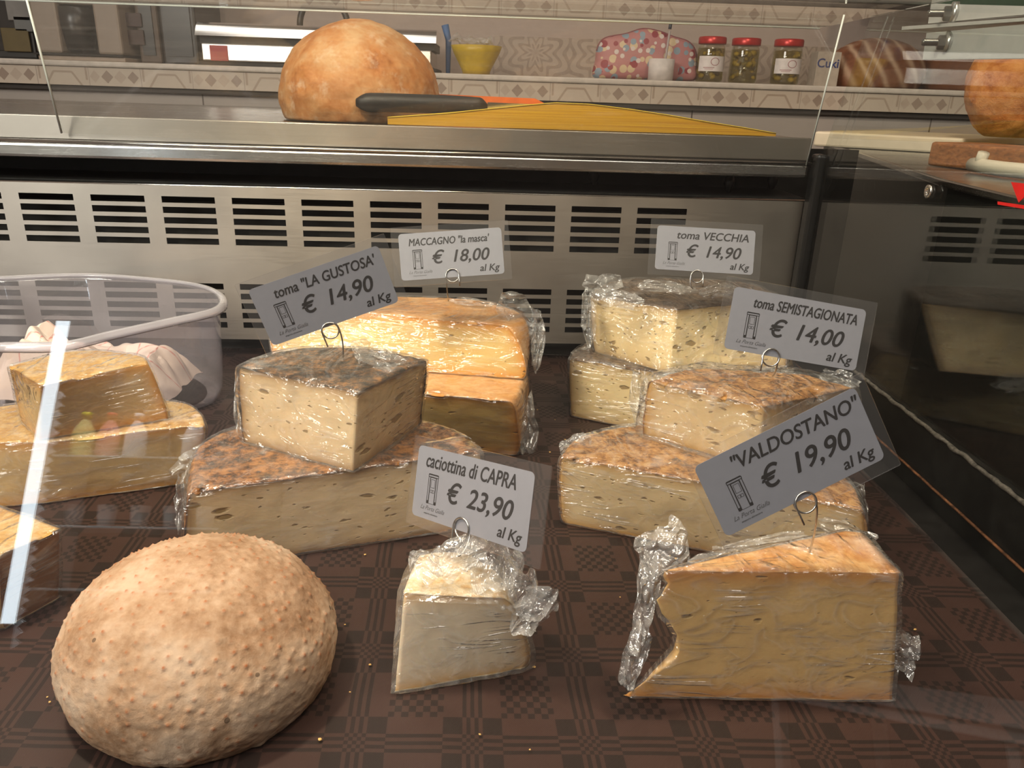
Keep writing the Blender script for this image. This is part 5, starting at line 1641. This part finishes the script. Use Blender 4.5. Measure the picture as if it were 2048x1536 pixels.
# glass shelving with bottles, tumblers and a cake stand behind the viewer, seen mirrored in the front pane
def mirror_shelves():
    Y0, Y1 = -1.62, -1.44
    XL, XR = -1.178, -0.70
    white = simple('white_lacquer', srgb(225, 228, 230), 0.5, 0, 0.03)
    root = thing('shelf_rack', (XL, Y0, -0.1), 'glass shelving on a toothed white upright, mirrored in the front pane', 'shelving')
    def sub(o): o.parent = root; o.location = -root.location; return o
    vs = []
    n = 26
    z0, z1 = 0.02, 0.68
    prof = [(0.0, z0), (0.0, z1)]
    for k in range(n, -1, -1):
        z = z0 + (z1 - z0) * k / n
        prof.append((0.006, z))
        if k > 0:
            prof.append((0.020, z - (z1 - z0) / n * 0.55))
    m = len(prof)
    vs = [(XL + a, Y1, z) for a, z in prof] + [(XL + a, Y1 - 0.012, z) for a, z in prof]
    fs = [tuple(range(m)), tuple(range(2 * m - 1, m - 1, -1))] + [(k, m + k, m + (k + 1) % m, (k + 1) % m) for k in range(m)]
    sub(link_mesh('toothed_upright', vs, fs, white, None, False))
    sub(box('added_dark_backing', (XL + 0.02, Y0 - 0.03, 0.03), (XR + 0.1, Y0 - 0.012, 0.70), simple('backing_dark', srgb(44, 40, 38), 0.6)))  # added dark panel so the mirrored bottles and tumblers stand out
    for z in (0.505, 0.322, 0.165):
        sub(box('glass_shelf', (XL + 0.022, Y0, z - 0.006), (XR, Y1 + 0.01, z), simple('frosted_shelf', srgb(170, 180, 182), 0.3), None, 0.001))
    cols = [('yellow', srgb(206, 200, 40)), ('red', srgb(206, 70, 50)), ('white', srgb(222, 222, 222)), ('white', srgb(200, 206, 214))]
    for k, (cn, cc) in enumerate(cols):
        x = (-1.135, -1.065, -0.99, -0.83)[k]
        r_ = thing('sauce_bottle', (x, -1.53, 0.506), ['bottle with yellow cap, leftmost mirrored in the front pane', 'bottle with red cap mirrored in the front pane', 'bottle with white cap mirrored in the front pane, after the red capped one', 'pale capped bottle, furthest right mirrored in the front pane'][k], 'bottle', 'bottles mirrored in the front pane')
        o = lathe('bottle_body', [(0, 0), (0.028, 0), (0.030, 0.006), (0.030, 0.075), (0.022, 0.095), (0.012, 0.112), (0.012, 0.118), (0, 0.118)], simple('bottle_glass_' + str(k), tuple(0.55 * c + 0.2 for c in cc), 0.12, 0, 0.05), seg=20); o.parent = r_
        o = lathe('bottle_cap', [(0, 0.1185), (0.0135, 0.1185), (0.0135, 0.134), (0.012, 0.136), (0, 0.136)], simple('cap_' + str(k), cc, 0.4), seg=18); o.parent = r_
    for k in range(5):
        x = -1.125 + 0.088 * k
        o = lathe('tumbler', [(0, 0), (0.020, 0), (0.027, 0.062), (0.0255, 0.062), (0.019, 0.003), (0, 0.003)], simple('frosted_tumbler_' + str(k), srgb(236, 240, 242), 0.25), loc=(0, 0, 0), seg=20)
        o.location = (x, -1.53, 0.323)
        tag(o, ['first', 'second', 'third', 'fourth', 'fifth'][k] + ' from the left of the pale tumblers mirrored in the front pane', 'tumbler', 'tumblers mirrored in the front pane')
    o = lathe('cake_stand', [(0, 0), (0.052, 0), (0.054, 0.003), (0.012, 0.010), (0.009, 0.016), (0.009, 0.060), (0.014, 0.064), (0.072, 0.066), (0.074, 0.082), (0.068, 0.082), (0.066, 0.070), (0, 0.070)], white, seg=32)
    o.location = (-1.08, -1.53, 0.082)
    tag(o, 'white pedestal cake stand mirrored low in the front pane', 'cake stand')
    sub(box('bottom_shelf', (XL + 0.022, Y0, 0.074), (XR, Y1 + 0.01, 0.0815), simple('dark_shelf_board', srgb(70, 66, 62), 0.5)))
mirror_shelves()

def mirror_table():
    a, b = Vector((0.755, -1.76, 0)), Vector((1.03, -0.93, 0))
    d = (b - a).normalized(); nrm = Vector((d.y, -d.x, 0))
    root = thing('side_table', (a.x, a.y, -0.9), 'white topped side table mirrored faintly at the lower right of the pane', 'table')
    white = simple('table_white', srgb(220, 222, 224), 0.4, 0, 0.03)
    def pr(name, p, z0, z1, m):
        o = prism(name, [(q.x, q.y) for q in p], z0, z1, m, None, 0.002); o.parent = root; o.location = -root.location
        return o
    pr('tabletop', [a, b, b + nrm * 0.45, a + nrm * 0.45], -0.092, -0.066, white)
    pr('edge_strip', [a - nrm * 0.006 - d * 0.01, b - nrm * 0.006 + d * 0.01, b - nrm * 0.0006 + d * 0.01, a - nrm * 0.0006 - d * 0.01], -0.070, -0.062, STEEL_SHINY)
    for q in (0.08, 0.9):
        for e in (0.03, 0.38):
            c = a.lerp(b, q) + nrm * e
            pr('leg', [c, c + d * 0.03, c + d * 0.03 + nrm * 0.03, c + nrm * 0.03], -0.9, -0.0925, white)
mirror_table()

# crumbs scattered on the cloth
def crumbs():
    rn = random.Random(3)
    parts = []
    spots = [(95, 1395), (100, 1405), (1352, 1118), (1340, 1112), (1068, 1335), (1290, 1170), (740, 1330), (700, 1385), (880, 950), (1480, 1110), (1205, 1010), (730, 1110), (1830, 1260), (1245, 1060), (1380, 1080), (1130, 880), (1100, 905), (1170, 990), (1075, 820), (1110, 840), (1240, 1195), (690, 1250), (640, 1480), (960, 1470), (1060, 1500)]
    for px, py in spots:
        p = onz(px, py, 0.0)
        b = bmesh.new(); bmesh.ops.create_icosphere(b, subdivisions=1, radius=1.0)
        s = rn.uniform(0.0005, 0.0011)
        for v in b.verts: v.co *= rn.uniform(0.7, 1.2)
        b.transform(Matrix.Translation((p.x, p.y, 0.0002 + s * 0.3)) @ Matrix.Diagonal((s * 1.3, s, s * 0.7, 1)))
        parts.append(([v.co.copy() for v in b.verts], [tuple(v.index for v in f.verts) for f in b.faces])); b.free()
    v, f = join_data(parts)
    o = link_mesh('cheese_crumbs', v, f, simple('crumb', srgb(222, 180, 110), 0.6))
    tag(o, 'tiny cheese crumbs scattered over the brown cloth', 'crumbs', kind='stuff')
crumbs()
